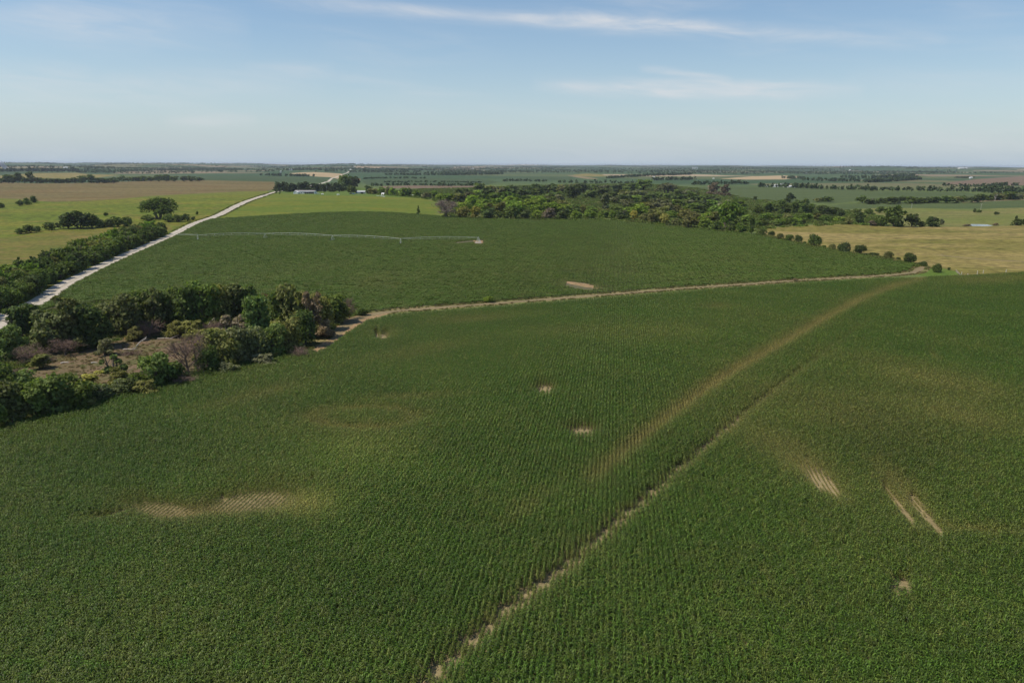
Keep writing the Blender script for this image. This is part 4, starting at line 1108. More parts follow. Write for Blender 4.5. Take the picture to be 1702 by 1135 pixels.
SPECIAL = [(1098, 350, 42, 19, 'broad', 'grey', 'wide rounded grey green tree in the middle of the wood'), (1005, 350, 22, 26, 'tall', 'grey', 'slim grey green poplar rising from the lime green bushes'), (953, 331, 34, 22, 'broad', 'dark', 'dark dome shaped tree behind the small hidden field'), (1070, 317, 34, 18, 'broad', 'green', 'large round tree at the back of the wood beside the green crop field'), (1108, 323, 38, 19, 'spread', 'grey', 'pale trunked spreading tree at the back of the wood'), (1148, 328, 30, 12, 'broad', 'grey', 'grey green rounded tree in front of the green crop field'),
           (1130, 327, 22, 12, 'broad', 'mid', 'mid green tree left of the grey rounded one by the crop field'), (1185, 324, 24, 18, 'thin2', 'pink', 'thin pinkish tree standing against the green crop field'), (1204, 326, 20, 17, 'thin2', 'brown', 'thin brownish tree right of the pinkish one by the crop field'), (575, 314, 26, 22, 'broad', 'mid', 'tall broad tree rising behind the windbreak of the farm'), (588, 313, 22, 18, 'broad', 'dark', 'dark broad tree right of the tall one behind the windbreak'),
           (1312, 337, 18, 16, 'broad', 'dark', 'dark round tree alone against the green crop field'), (1255, 332, 8, 6, 'shrub', 'dark', 'tiny dark tree on the field edge above the wood'), (1485, 377, 38, 33, 'broad', 'mid', 'tall full tree at the edge of the hay pasture'), (1463, 376, 22, 18, 'broad', 'mid', 'mid green tree left of the tall full one by the hay pasture'), (1515, 377, 27, 21, 'broad', 'dark', 'dark tree right of the tall full one by the hay pasture'), (1532, 377, 13, 10, 'shrub', 'dark', 'dark bush between two trees by the hay pasture'), (1549, 377, 26, 18, 'shrub', 'dark', 'dense round dark tree left of the pond'),
           (1565, 374, 9, 10, 'shrub', 'grey', 'small grey bush just right of the dense round tree'), (1428, 373, 20, 19, 'broad', 'dark', 'dark tree at the left of the trees by the hay pasture'), (1448, 375.5, 24, 9, 'thin', 'pink', 'low pinkish brush by the hay pasture'), (1410, 373, 18, 11, 'shrub', 'olive', 'olive bush at the top of the hay pasture'), (1356, 366, 16, 16, 'tall', 'mid', 'slim tree above the left corner of the hay pasture'), (1334, 371, 12, 8, 'shrub', 'dark', 'dark bush above the left corner of the hay pasture'),
           (1444, 357, 16, 11, 'shrub', 'mid', 'bush on the grazing hill behind the tall full tree'), (1462, 354, 16, 11, 'broad', 'mid', 'small tree on the grazing hill behind the tall full tree'), (1424, 356, 18, 9, 'shrub', 'mid', 'low bush at the left foot of the grazing hill'), (1690, 375, 22, 11, 'shrub', 'dark', 'dark bush at the right end of the pond bank'), (1687, 374, 6, 15, 'tall', 'dark', 'thin dark sapling above the bush at the pond bank'), (1706, 375, 20, 12, 'shrub', 'dark', 'dark bush cut by the right edge of the view by the pond'),
           (1620, 353, 7, 6, 'shrub', 'dark', 'small dark bush by the pole on the grazing hill'), (1627, 353.5, 9, 5, 'shrub', 'mid', 'second small bush by the pole on the grazing hill'), (1656, 357, 10, 5, 'shrub', 'dark', 'pair of dark weeds low on the grazing hill'), (1608, 376, 16, 3, 'shrub', 'brown', 'brown reeds on the near bank of the pond'), (1655, 375, 12, 4, 'shrub', 'brown', 'brown reeds at the right end of the pond')]
for u, v, w, h, kind, colour, lab in SPECIAL:
    tree_px('shrub' if kind == 'shrub' and h < 12 else 'tree', u, v, w, h, kind, colour, lab, cat='shrub' if kind == 'shrub' and h < 12 else 'tree', lod=1)
def ranks():
    pal = {'lime': ['lime', 'lime', 'lime', 'green', 'olive', 'mid'], 'mix': ['mid', 'dark', 'green', 'olive', 'grey', 'green', 'lime'], 'far': ['mid', 'dark', 'mid', 'grey', 'olive', 'dark'], 'low': ['green', 'lime', 'lime', 'mid', 'green', 'olive']}
    rows = [  # (u0, v0, u1, v1, spacing, w, h, palette, where)
        (766, 353, 960, 357, 17, 25, 19, 'lime', 'in the second rank, left half of the wood'),
        (785, 345, 940, 348, 17, 25, 18, 'lime', 'in the lime third rank of the wood'),
        (966, 355, 1060, 357, 17, 22, 13, 'lime', 'of the bushes beside the grey poplar'),
        (1050, 357, 1250, 376, 17, 24, 17, 'low', 'in the second rank, right half of wood'),
        (1040, 347, 1240, 362, 18, 25, 15, 'mix', 'in the third rank, right half of wood'),
        (1010, 338, 1225, 350, 18, 25, 15, 'mix', 'in the fourth rank, right half of wood'),
        (985, 330, 1195, 339, 19, 26, 15, 'far', 'in the fifth rank, right half of wood'),
        (745, 335, 930, 338, 16, 24, 15, 'mix', 'behind the lime green rank'),
        (760, 328, 930, 331, 17, 25, 15, 'far', 'in the dark back rank of the wood'),
        (800, 322, 1060, 322, 19, 26, 15, 'far', 'in the last rank of the wood'),
        (618, 322, 742, 331, 12, 16, 12, 'mix', 'in the row right of the farmyard'),
        (1300, 355, 1352, 356, 8, 16, 20, 'mid', 'in the upright grove above the pasture'),
        (1358, 357, 1402, 361, 9, 17, 14, 'dark', 'in the low grove right of the upright one'),
        (1262, 356, 1296, 352, 10, 18, 14, 'mid', 'in the low grove left of the upright one'),
        (1258, 376, 1330, 373, 12, 20, 11, 'low', 'in brush at the pasture corner'),
        (1266, 366, 1400, 367, 15, 20, 11, 'low', 'in brush below the upright grove'),
        (1433, 338, 1500, 338, 15, 22, 11, 'far', 'in the left row above the crop strip'),
        (1516, 338, 1630, 336, 14, 22, 12, 'far', 'in the right row above the crop strip'),
        (1640, 334, 1715, 331.5, 13, 23, 12, 'far', 'in the tall row above the tan edge'),
        (1358, 335.5, 1380, 335, 11, 16, 8, 'far', 'in the clump on the crop field')]
    for (u0, v0, u1, v1, sp, w, h, p, where) in rows:
        n = 0; u = u0
        while u <= u1:
            n += 1
            t = (u - u0) / max(1, u1 - u0); c = random.choice(pal.get(p, [p]))
            kind = random.choice(('broad', 'broad', 'tall' if h >= 14 else 'shrub', 'shrub'))
            if p == 'mid' and h > 18: kind = 'tall'
            if p == 'lime' and c == 'lime': kind = 'broad'
            tree_px('woodland_tree', u + random.uniform(-3, 3), v0 + (v1 - v0) * t + random.uniform(-1.3, 1.3), w * random.uniform(.95, 1.4), h * random.uniform(.75, 1.15), kind, c,
                    f'{COLNAME[c]} tree, {ordinal(n)} from left {where}', group='trees of the valley wood and its side rows', lod=1 if v0 > 338 else 2)
            u += sp * random.uniform(.8, 1.2)
ranks()
# --- windbreak and far left row
for i, u in enumerate(np.arange(459, 574, 6.2)):
    k = i < 5
    tree_px('pine_tree', u + random.uniform(-1, 1), 319.6 - (0 if i % 2 else 1.2), random.uniform(12, 17), random.uniform(13, 16) - (1.5 if u > 540 else 0), 'tall' if i % 3 else 'pine', 'pine',
            f'{ordinal(i + 1)} tree from the road in the blackish windbreak behind the farmhouse', group='windbreak trees behind the farmhouse', lod=1)
tree_px('tree', 584, 321.5, 19, 13, 'broad', 'mid', 'round green tree left of the grey farm shed', lod=1)
tree_px('tree', 613, 322.5, 16, 13, 'broad', 'dark', 'dark round tree right of the grey farm shed', lod=1)
FL = [(3, 8), (14, 14), (22, 13), (30, 17), (41, 11), (51, 18), (62, 9), (72, 8), (83, 8), (93, 8), (104, 7), (114, 8), (125, 9), (137, 12), (152, 14), (166, 9), (177, 8), (189, 9), (203, 9), (214, 7), (226, 8), (238, 9), (251, 8), (264, 10), (277, 12), (290, 9), (306, 8), (318, 9), (331, 7)]
for i, (u, h) in enumerate(FL):
    v = 305.0 if u < 200 else 302.0
    tree_px('field_tree', u, v, random.uniform(15, 20), h, 'tall' if h > 13 else 'broad', random.choice(('dark', 'mid', 'mid')), f'{"tall " if h > 12 else ""}tree, {ordinal(i + 1)} from the left in the row behind the brown prairie', group='tree row behind the brown prairie', lod=1 if h > 11 else 2)
# dead wood
tree_px('dead_tree', 1653.5, 334, 9, 13, 'snag', 'grey', 'pale bare dead tree in front of the tree row at the far right', lod=1)
tree_px('dead_tree', 357, 536, 14, 30, 'snag', 'grey', 'pale bare snag among the dark trees of the thicket', lod=1)

# ------------------------------------------------------------------ far woods and tree lines: masses nobody could count
def blob_trees(P, W, H, seed, nleaf=26):
    r = np.random.default_rng(seed); Vs = []; Fs = []; b = 0
    lobes = crown_lobes(r, 'broad'); tv = []
    for k in range(6):
        V, Fq = leaf_cloud(r, crown_lobes(r, random.choice(('broad', 'shrub'))), nleaf, .26); V[:, 2] = np.maximum(V[:, 2], -.02); tv.append((V, Fq))
    for p, w, h in zip(P, W, H):
        V, Fq = tv[r.integers(6)]; a = r.uniform(0, 6.28); ca, sa = math.cos(a), math.sin(a)
        q = np.column_stack([(V[:, 0] * ca - V[:, 1] * sa) * w, (V[:, 0] * sa + V[:, 1] * ca) * w, V[:, 2] * h]) + p
        Vs.append(q); Fs.append(Fq + b); b += len(V)
    return np.vstack(Vs), np.vstack(Fs)
def treeline(pts, hpx, label, depth=2, spacing=9.0, wide=18):
    d = PL(pts, 6); d = densify(d, spacing)
    P = []; W = []; H = []
    for q in d:
        for k in range(depth):
            if random.random() < .12: continue
            x, y = q[0] + random.uniform(-.5, .5) * spacing, q[1] + random.uniform(-.2, 1) * wide
            z = float(height(x, y)); dep = math.hypot(x, y); h = hpx * dep / F * random.uniform(.6, 1.1)
            P.append((x, y, z)); H.append(h); W.append(max(h * .9, spacing * 1.1) * random.uniform(.8, 1.3))
    if len(P) > 1500:
        k = sorted(random.sample(range(len(P)), 1500)); P = [P[i] for i in k]; W = [W[i] * 1.2 for i in k]; H = [H[i] for i in k]
    V, Fq = blob_trees(np.array(P), W, H, len(P))
    o = link('treeline', mesh_np('treeline', V, Fq, M['farleaf'])); tag(o, label, 'treeline', None, 'stuff')
for pts, h, lab in [
    ([(434, 292.2), (470, 293), (520, 294)], 5, 'dark treeline in front of the pale wheat field by the road'), ([(-60, 286), (30, 285.5), (128, 285)], 5.5, 'dark far wood around the red barn'), ([(128, 287.2), (165, 287), (205, 287)], 3, 'low far treeline right of the red barn wood'),
    ([(604, 298), (650, 297), (705, 297.5)], 3, 'low treeline across the blue green field right of the farm'), ([(620, 310), (680, 308.6), (745, 309.5), (790, 309)], 5.5, 'treeline along the brown stubble strip'), ([(838, 302), (870, 301.5), (906, 302.5)], 4.5, 'treeline above the left end of the wood'),
    ([(1088, 300.5), (1120, 300), (1156, 299.2)], 5.5, 'far treeline left of the pale wheat field'), ([(1152, 308), (1200, 307), (1242, 306.5)], 7, 'thick treeline at the top of the wide green crop field'), ([(1262, 311), (1320, 312.5), (1380, 315), (1440, 316)], 8.5, 'thick wood edge behind the white farm buildings'),
    ([(1440, 317.5), (1500, 317.5), (1570, 318.5), (1640, 319.5), (1720, 321)], 8, 'thick wood edge right of the white farm buildings'), ([(1572, 309.5), (1630, 311), (1670, 309), (1720, 308.5)], 5, 'treeline along the bare brown field'), ([(1640, 321), (1680, 321), (1730, 322)], 10, 'tall wood at the right edge below the brown field'),
    ([(1335, 300.5), (1400, 302), (1470, 303)], 6, 'wooded slope right of the pale wheat field'), ([(1400, 296), (1460, 296.5), (1520, 294)], 5, 'upper wooded slope right of the pale wheat field'), ([(1300, 297), (1334, 298)], 5, 'short dark treeline at the end of the pale wheat field'), ([(1440, 304), (1480, 302), (1530, 299)], 6, 'wooded slope left of the bare brown field'),
    ([(640, 291.5), (720, 291.5), (800, 291), (835, 290)], 4.5, 'blue green wooded belt beyond the farmstead'), ([(930, 304), (1000, 305), (1060, 306)], 6, 'wooded belt right behind the valley wood'), ([(1010, 297), (1080, 293), (1150, 291)], 4.5, 'hazy far belt behind the valley wood'), ([(200, 284), (300, 283.6), (400, 283)], 2.6, 'thin hazy treeline behind the prairie'), ([(1590, 296.5), (1620, 296)], 2.5, 'short far treeline by the lone white house'), ([(640, 303.5), (720, 303), (800, 304)], 2.6, 'thin treeline inside the blue green field')]:
    treeline(pts, h, lab)
def far_woods():
    r = np.random.default_rng(5); P = []
    g = R(-11.7); ca, sa = math.cos(g), math.sin(g)
    def toworld(a, b): return a * ca + b * sa, -a * sa + b * ca
    for k in range(480):      # hedge lines on the section grid
        b = r.uniform(4200, 19000); lat = b * .95
        a = r.uniform(-lat, lat); a = round(a / 400) * 400 + r.normal(0, 10); b = round(b / 400) * 400 + r.normal(0, 10)
        along = r.random() < .75; ln = r.uniform(150, 900)
        for s in np.arange(0, ln, 13 + b / 900):
            x, y = toworld(a + (s if along else 0) + r.normal(0, 5), b + (0 if along else s) + r.normal(0, 5))
            if abs(math.degrees(math.atan2(x, y))) < 38: P.append((x, y))
    for k in range(420):      # groves
        b = r.uniform(4500, 17000); a = r.uniform(-b * .85, b * .85); x0, y0 = toworld(a, b); L = r.uniform(80, 420); wdt = r.uniform(40, 130)
        for j in range(int(L * wdt / 650)):
            P.append((x0 + r.normal(0, L / 2), y0 + r.normal(0, wdt / 2)))
    P = np.array(P)
    for poly in [z[2] for z in ZONES if z[0] in ('wheat_field', 'brown_field', 'tan_field', 'teal_field', 'stubble_field', 'road', 'prairie')]:
        P = P[~inside(P[:, 0], P[:, 1], poly)]
    d = np.hypot(P[:, 0], P[:, 1]); hh = np.clip(r.normal(10, 2.5, len(P)), 5, 16); ww = hh * r.uniform(1.1, 1.9, len(P))
    print('far trees', len(P))
    for lo, hi, lab in ((0, 8000, 'scattered far groves and hedges in hazy farmland'), (8000, 40000, 'blue hazy woods along the skyline')):
        k = (d >= lo) & (d < hi)
        V, Fq = blob_trees(np.column_stack([P[k], height(P[k, 0], P[k, 1])]), ww[k], hh[k], 3, 11 if lo else 15)
        o = link('far_woods', mesh_np('far_woods', V, Fq, M['farleaf'])); tag(o, lab, 'woods', None, 'stuff')
far_woods()

# ------------------------------------------------------------------ centre pivot irrigation machine
def pivot():
    pts = hit([795, 666, 553, 441, 329], [403.5, 405.5, 400, 396.5, 399.5]); end = hit(287, 397.5)[0]
    root = empty('irrigation_machine', pts[0]); tag(root, 'long galvanised centre pivot sprinkler standing across the soybean field', 'irrigation machine')
    o0 = Vector(pts[0]); T = [Vector(p) - o0 for p in pts]; E = Vector(end) - o0
    top = 3.9
    mb = MB()
    for a in (-1, 1):
        for b in (-1, 1):
            mb.tube([(a * 1.7, b * 1.7, 0), (a * .3, b * .3, top + .2)], .09, 5)
    for z in (1.2, 2.4):
        s = 1.7 - 1.4 * z / 4.1
        for p, q in (((-s, -s), (s, -s)), ((s, -s), (s, s)), ((s, s), (-s, s)), ((-s, s), (-s, -s))): mb.tube([(p[0], p[1], z), (q[0], q[1], z)], .05, 4)
    mb.tube([(0, 0, 0), (0, 0, top + .55)], .14, 8)
    pt = mb.build('pivot_tower', M['galv'], root)
    c = MB(); c.box((1.25, -1.3, 1.5), (.7, .35, 1.1)); c.build('control_box', M['white'], pt)
    c = MB(); c.box((0, 0, .06), (4.6, 4.6, .22)); c.build('base_pad', M['concrete'], root)
    def wheel_mesh():
        t = MB()
        n = 18
        v = []; f = []
        prof = [(.50, -.16), (.62, -.17), (.66, -.08), (.66, .08), (.62, .17), (.50, .16)]
        for i in range(n):
            a = 2 * math.pi * i / n
            for (rr, x) in prof: v.append((rr * math.cos(a), x, rr * math.sin(a)))
        m = len(prof)
        for i in range(n):
            for j in range(m): f.append((i * m + j, i * m + (j + 1) % m, ((i + 1) % n) * m + (j + 1) % m, ((i + 1) % n) * m + j))
        t.add(v, f); return t.mesh('tyre', M['tyre'])
    tyre = wheel_mesh(); rim = MB(); rim.cyl((0, 0, 0), .5, .18, 14, axis='Y'); rim = rim.mesh('rim', M['galv'])
    def span(a, b, name):
        m = MB(); A = a + Vector((0, 0, top)); B = b + Vector((0, 0, top)); ln = (B - A).length; d = (B - A).normalized(); side = d.cross(Vector((0, 0, 1))).normalized()
        def P(t): return A.lerp(B, t) + Vector((0, 0, .9 * 4 * t * (1 - t)))
        def Q(t, s): return P(t) - Vector((0, 0, 1.25 * min(1, 6 * t * (1 - t)))) + side * s * .5 * min(1, 6 * t * (1 - t))
        ts = [k / 16 for k in range(17)]
        m.tube([P(t) for t in ts], .10, 6)
        for s in (-1, 1): m.tube([Q(t, s) for t in ts], .022, 4)
        for k in range(1, 8):
            t = k / 8
            for s in (-1, 1): m.tube([P(t), Q(t, s)], .06, 4)
            m.tube([Q(t, -1), Q(t, 1)], .04, 4)
        sp = m.build(name, M['galv'], root)
        dr = MB()
        for k in range(1, 24):
            p = P(k / 24); dr.tube([p, p + side * .35 + Vector((0, 0, -.2)), p + side * .4 + Vector((0, 0, -2.4))], .03, 4)
        q = dr.build('drop_hoses', M['tyre'], sp); q['kind'] = 'stuff'
        return sp
    for i in range(4): span(T[i], T[i + 1], 'span')
    for i in range(1, 5):
        d = (T[i] - T[i - 1]).normalized(); side = d.cross(Vector((0, 0, 1))).normalized(); m = MB()
        b0 = T[i]
        for s in (-1, 1):
            for k in (-.35, .35): m.tube([b0 + side * s * 2.0 + d * k + Vector((0, 0, .75)), b0 + d * k * .6 + Vector((0, 0, top))], .07, 5)
        m.tube([b0 - side * 2.3 + Vector((0, 0, .75)), b0 + side * 2.3 + Vector((0, 0, .75))], .11, 6)
        m.box(tuple(b0 + Vector((0, 0, 1.0))), (.5, .5, .35))
        dt = m.build('drive_tower', M['galv'], root)
        for s in (-1, 1):
            w = link('tyre', tyre, dt, b0 + side * s * 2.1 + d * .25 + Vector((0, 0, .66))); w.rotation_euler = (0, 0, math.atan2(d.y, d.x))
            w.name = 'wheel'
    m = MB(); A = T[4] + Vector((0, 0, top)); B = E + Vector((0, 0, top - .3)); m.tube([A, (A + B) / 2 + Vector((0, 0, .15)), B], .09, 6); m.tube([T[4] + Vector((0, 0, top + 1.3)), B], .03, 4); m.tube([A, T[4] + Vector((0, 0, top + 1.3))], .05, 4)
    m.build('end_boom', M['galv'], root)
pivot()

# ------------------------------------------------------------------ the farmstead
def anchor(u, v):
    p = hit(u, v)[0]; return Vector(p), project(p[None])[2][0] / F
def gable(mb, c, L, W, h, rh, rz=0, over=.4):
    """walls of a gabled block (x along the ridge) and its roof, in two builders"""
    wall, roof = mb
    ca, sa = math.cos(rz), math.sin(rz)
    def t(x, y, z): return (c[0] + x * ca - y * sa, c[1] + x * sa + y * ca, c[2] + z)
    x, y = L / 2, W / 2
    wall.add([t(-x, -y, -1), t(x, -y, -1), t(x, y, -1), t(-x, y, -1), t(-x, -y, h), t(x, -y, h), t(x, y, h), t(-x, y, h), t(-x, 0, h + rh), t(x, 0, h + rh)],
             [(0, 1, 5, 4), (2, 3, 7, 6), (1, 2, 6, 9, 5), (3, 0, 4, 8, 7), (4, 5, 9, 8), (6, 7, 8, 9)])
    X = x + over; k = rh / y; Y = y + over; th = .18
    for s in (-1, 1):
        roof.add([t(-X, s * Y, h - k * over + .02), t(X, s * Y, h - k * over + .02), t(X, 0, h + rh + .02), t(-X, 0, h + rh + .02), t(-X, s * Y, h - k * over + th), t(X, s * Y, h - k * over + th), t(X, 0, h + rh + th), t(-X, 0, h + rh + th)],
                 [(0, 1, 2, 3), (4, 5, 6, 7), (0, 1, 5, 4), (1, 2, 6, 5), (2, 3, 7, 6), (3, 0, 4, 7)])
def farmhouse():
    P, k = anchor(508, 322.2)
    o = empty('farmhouse', P, R(-9)); tag(o, 'long low white farmhouse with grey roof in front of the windbreak', 'house')
    s = 35 * k; L = s; W = 9.0
    wall, roof = MB(), MB(); gable((wall, roof), (0, 0, 0), L, W, 3.7, 1.7)
    w = wall.build('wall', M['white'], o); roof.build('roof', M['roof_grey'], o)
    wall, roof = MB(), MB(); gable((wall, roof), (-L / 2 + 4.6, -W / 2 - 2.8, -.15), 6.4, 8.0, 2.7, 1.6, R(90))
    wg = wall.build('garage_wing', M['white'], o); roof.build('roof', M['white'], o)
    for x, ww in ((-L * .14, 1.8), (-L * .02, 1.8), (L * .30, 2.0), (L * .42, 1.6)):
        m = MB(); m.box((x, -W / 2 - .04, 1.7), (ww, .1, 1.3)); win = m.build('window', M['glass'], o)
        m = MB(); m.box((x, -W / 2 - .06, 1.0), (ww + .2, .14, .1)); m.build('sill', M['white'], win)
    m = MB(); m.box((L * .10, -W / 2 - .04, 1.05), (1.1, .1, 2.1)); m.build('door', M['dark'], o)
    m = MB()
    for x in (L * .03, L * .12, L * .22): m.box((x, -W / 2 - 1.9, 1.3), (.16, .16, 2.6))
    m.build('porch_posts', M['white'], o)['kind'] = 'stuff'
    m = MB(); m.box((L * .125, -W / 2 - 1.1, 2.75), (L * .24, 2.6, .14)); m.build('porch_roof', M['roof_grey'], o)
    m = MB(); m.box((L * .38, -W / 2 - .04, 1.3), (3.2, .1, 2.5)); m.build('garage_door', M['dark'], o)
    m = MB(); m.box((L * .245, -W / 2 - .03, 1.45), (L * .47, .05, 2.7)); m.build('porch_shade_panel', M['dark'], o)  # flat dark panel on the wall: the porch's shade put into colour
    m = MB(); m.box((L * .2, .9, 5.1), (.8, .8, 1.5)); m.build('chimney', M['roof_grey'], o)
farmhouse()
def shed():
    P, k = anchor(601, 322.2); o = empty('farm_shed', P, R(8)); tag(o, 'grey tin roofed shed with a dark doorway at the farm', 'shed')
    wall, roof = MB(), MB(); gable((wall, roof), (0, 0, 0), 13 * k, 8, 3.2, 1.8); wall.build('wall', M['roof_tin'], o); roof.build('roof', M['roof_tin'], o)
    m = MB(); m.box((1, -4.05, 1.4), (4.2, .12, 2.8)); m.build('door', M['dark'], o)
    P, k = anchor(593.5, 321.5); o = empty('lean_to', P, R(8)); tag(o, 'small pale blue lean to beside the grey farm shed', 'shed')
    m = MB(); m.box((0, 0, 1.5), (5, 4, 3.4)); m.build('wall', M['blue'], o); m = MB(); m.box((0, 0, 3.3), (5.6, 4.6, .2)); m.build('roof', M['white'], o)
shed()
def wheel_parts(o, xs, y, r):
    for x in xs:
        for s in (-1, 1):
            m = MB(); m.cyl((x, s * y, r), r, .24, 14, axis='Y'); w = m.build('wheel', M['tyre'], o)
            m = MB(); m.cyl((x, s * (y + .02), r), r * .55, .24, 10, axis='Y'); m.build('rim', M['galv'], w)
def car(u, v, rz, mat, label, pickup=False, cat='car', scale=1.0):
    P, k = anchor(u, v); o = empty('pickup_truck' if pickup else 'parked_car', P, rz, (scale,) * 3); tag(o, label, cat)
    m = MB()
    prof = [(-2.5, .45), (2.5, .45), (2.55, .8), (2.4, 1.0), (1.25, 1.08), (.6, 1.72), (-.75, 1.75), (-1.0, 1.1), (-2.5, 1.06)] if pickup else [(-2.2, .4), (2.2, .4), (2.25, .75), (2.0, .92), (1.1, 1.0), (.45, 1.45), (-1.2, 1.48), (-1.9, 1.02), (-2.2, .95)]
    n = len(prof); v = []
    for yy in (-.9, .9):
        for (x, z) in prof: v.append((x, yy * (.82 if z > 1.3 else 1), z))
    m.add(v, [tuple(range(n))[::-1], tuple(range(n, 2 * n))] + [(i, (i + 1) % n, n + (i + 1) % n, n + i) for i in range(n)]); m.build('body', mat, o)
    wheel_parts(o, (-1.45, 1.5), .82, .38)
    m = MB(); m.box((-.15, 0, 1.28), (1.5, 1.72, .3)); m.build('side_window', M['glass'], o)
    for s in (-1, 1):
        m = MB(); m.box((2.3, s * .62, .72), (.12, .3, .16)); m.build('headlight', M['white'], o)
car(528.5, 322.6, R(10), M['white'], 'white car parked at the right end of the farmhouse', scale=1.1)
car(583.5, 323.0, R(-8), M['black_paint'], 'black pickup truck parked left of the farm shed', True, 'truck', 1.2)
car(588.5, 323.2, R(20), M['blue'], 'blue car parked between the black pickup and the shed', scale=1.1)
def hutch(u, v, label, s=1.0):
    P, k = anchor(u, v); o = empty('calf_hutch', P, R(random.uniform(-20, 20)), (s, s, s)); tag(o, label, 'calf hutch', 'white calf hutches right of the farm')
    n = 10; v = []; f = []
    for x in (-1.6, 1.6):
        for i in range(n + 1):
            a = math.pi * i / n; v.append((x, 1.5 * math.cos(a), 2.0 * math.sin(a)))
    for i in range(n): f.append((i, i + 1, n + 2 + i, n + 1 + i))
    f.append(tuple(range(n + 1))); f.append(tuple(range(n + 1, 2 * n + 2))[::-1])
    m = MB(); m.add(v, f); m.build('shell', M['white'], o)
    m = MB(); m.box((0, -1.3, .55), (1.4, .5, 1.1)); m.build('opening', M['dark'], o)
hutch(637, 324, 'white calf hutch nearest the farm shed', 1.5); hutch(649, 324.3, 'left one of the two paired white calf hutches'); hutch(654, 324.3, 'right one of the two paired white calf hutches'); hutch(686, 326, 'small white hutch under the trees right of the yard', .9); hutch(690.5, 327.2, 'white hutch farthest right of the farm', .9)
def tank(u, v, label):
    P, k = anchor(u, v); o = empty('gas_tank', P, R(12)); tag(o, label, 'tank')
    m = MB(); m.tube([(-1.9, 0, 1.1), (-1.7, 0, 1.1), (1.7, 0, 1.1), (1.9, 0, 1.1)], [.4, .75, .75, .4], 14); m.build('vessel', M['white'], o)
    for x in (-1.1, 1.1):
        m = MB(); m.box((x, 0, .3), (.3, 1.0, .7)); m.build('leg', M['concrete'], o)
tank(562, 325, 'white gas tank alone in the yard below the windbreak'); tank(536, 324.2, 'white gas tank in the yard near the farmhouse')
def pile(u, v, label, n=9, spread=5, mat='white', name='scrap_pile', size=(1.6, .7)):
    P, k = anchor(u, v); o = empty(name, P); tag(o, label, 'pile')
    m = MB()
    for i in range(n):
        m.box((random.uniform(-spread, spread), random.uniform(-2, 2), random.uniform(.2, .7)), (random.uniform(.8, size[0] * 1.6), random.uniform(.5, size[0]), random.uniform(.3, size[1])), random.uniform(0, 3))
    q = m.build('scrap', M[mat], o); q['kind'] = 'stuff'
pile(632, 326, 'heap of white scrap sheets right of the farm shed'); pile(636.5, 327.3, 'smaller white scrap heap at the meadow edge', 5, 3)
def pole(u, v, h, label, arm=True):
    P, k = anchor(u, v); o = empty('utility_pole', P, R(-12)); tag(o, label, 'pole', 'utility poles')
    H = h * k; m = MB(); m.tube([(0, 0, -.5), (0, 0, H)], [.17, .12], 8); m.build('shaft', M['post'], o)
    if arm:
        m = MB(); m.box((0, 0, H - .5), (2.4, .14, .16)); ar = m.build('crossarm', M['post'], o)
        for x in (-1.05, 0, 1.05):
            m = MB(); m.cyl((x, 0, H - .5 + .2), .07, .24, 8); m.build('insulator', M['white'], ar)
pole(543.5, 321.5, 11.5, 'pale pole rising in front of the windbreak'); pole(536.5, 321.5, 7.5, 'short pole right of the farmhouse', False); pole(1629.5, 353, 14.5, 'pole standing on the grazing hill behind the pond'); pole(1515, 346.5, 8, 'pole on the edge of the crop strip', True)
def hedge(u0, v0, u1, v1, label):
    a, k = anchor(u0, v0); b, _ = anchor(u1, v1); o = empty('clipped_hedge', a); tag(o, label, 'hedge', 'dark hedges beside the road')
    r = np.random.default_rng(int(u0)); d = b - a; ls = [((d.x * t, d.y * t, .8), (1.6, 1.6, 1.1)) for t in np.linspace(0, 1, 9)]
    V, Fq = leaf_cloud(r, ls, 500, .45); q = link('foliage', mesh_np('foliage', V, Fq, M['leaf']), o); q.color = C4(COLS['dark'])
hedge(458.5, 322.6, 462.5, 318.6, 'dark hedge closest to the road by the windbreak'); hedge(465, 322.8, 469, 318.8, 'dark hedge second from the road by the windbreak')

# ------------------------------------------------------------------ far buildings
def far_building(u, v, wpx, hpx, wall, roofm, label, rz=.2, cat='building', name='farm_building'):
    P, k = anchor(u, v); o = empty(name, P, rz); tag(o, label, cat)
    L = wpx * k; H = hpx * k
    a, b = MB(), MB(); gable((a, b), (0, 0, 0), L, max(L * .45, 8), H * .62, H * .38, 0, .3)
    a.build('wall', M[wall], o); b.build('roof', M[roofm], o)
    m = MB(); m.box((L * .15, -max(L * .45, 8) / 2 - .06, H * .25), (L * .18, .12, H * .5)); m.build('door', M['dark'], o)
far_building(72, 285.2, 9, 3.0, 'red', 'white', 'red barn with a white roof at the far left wood', .1, 'barn', 'barn')
far_building(109.5, 280.2, 6, 2.4, 'white', 'white', 'white far building right of the red barn', .1)
for u, v, w, h, lab in ((1289, 311, 9, 4.2, 'largest white building of the white farm beyond the crop field'), (1297, 309.4, 6, 3.0, 'white building behind the largest one of the white farm'), (1305.5, 311.2, 7, 2.6, 'low white building in the middle of the white farm'), (1312.5, 311.6, 6, 2.8, 'white building at the right end of the white farm'), (1302, 306.8, 8, 1.8, 'long pale shed at the back of the white farm'), (1321, 312, 4, 1.5, 'small pale shed right of the white farm'), (1274, 311, 4, 1.4, 'small grey shed left of the white farm')):
    far_building(u, v, w, h, 'white', 'white' if h > 2 else 'roof_tin', lab, random.uniform(-.3, .3))
far_building(1613.5, 297, 4.5, 2.6, 'white', 'white', 'lone white house on the brown far slope', .1, 'house', 'house')
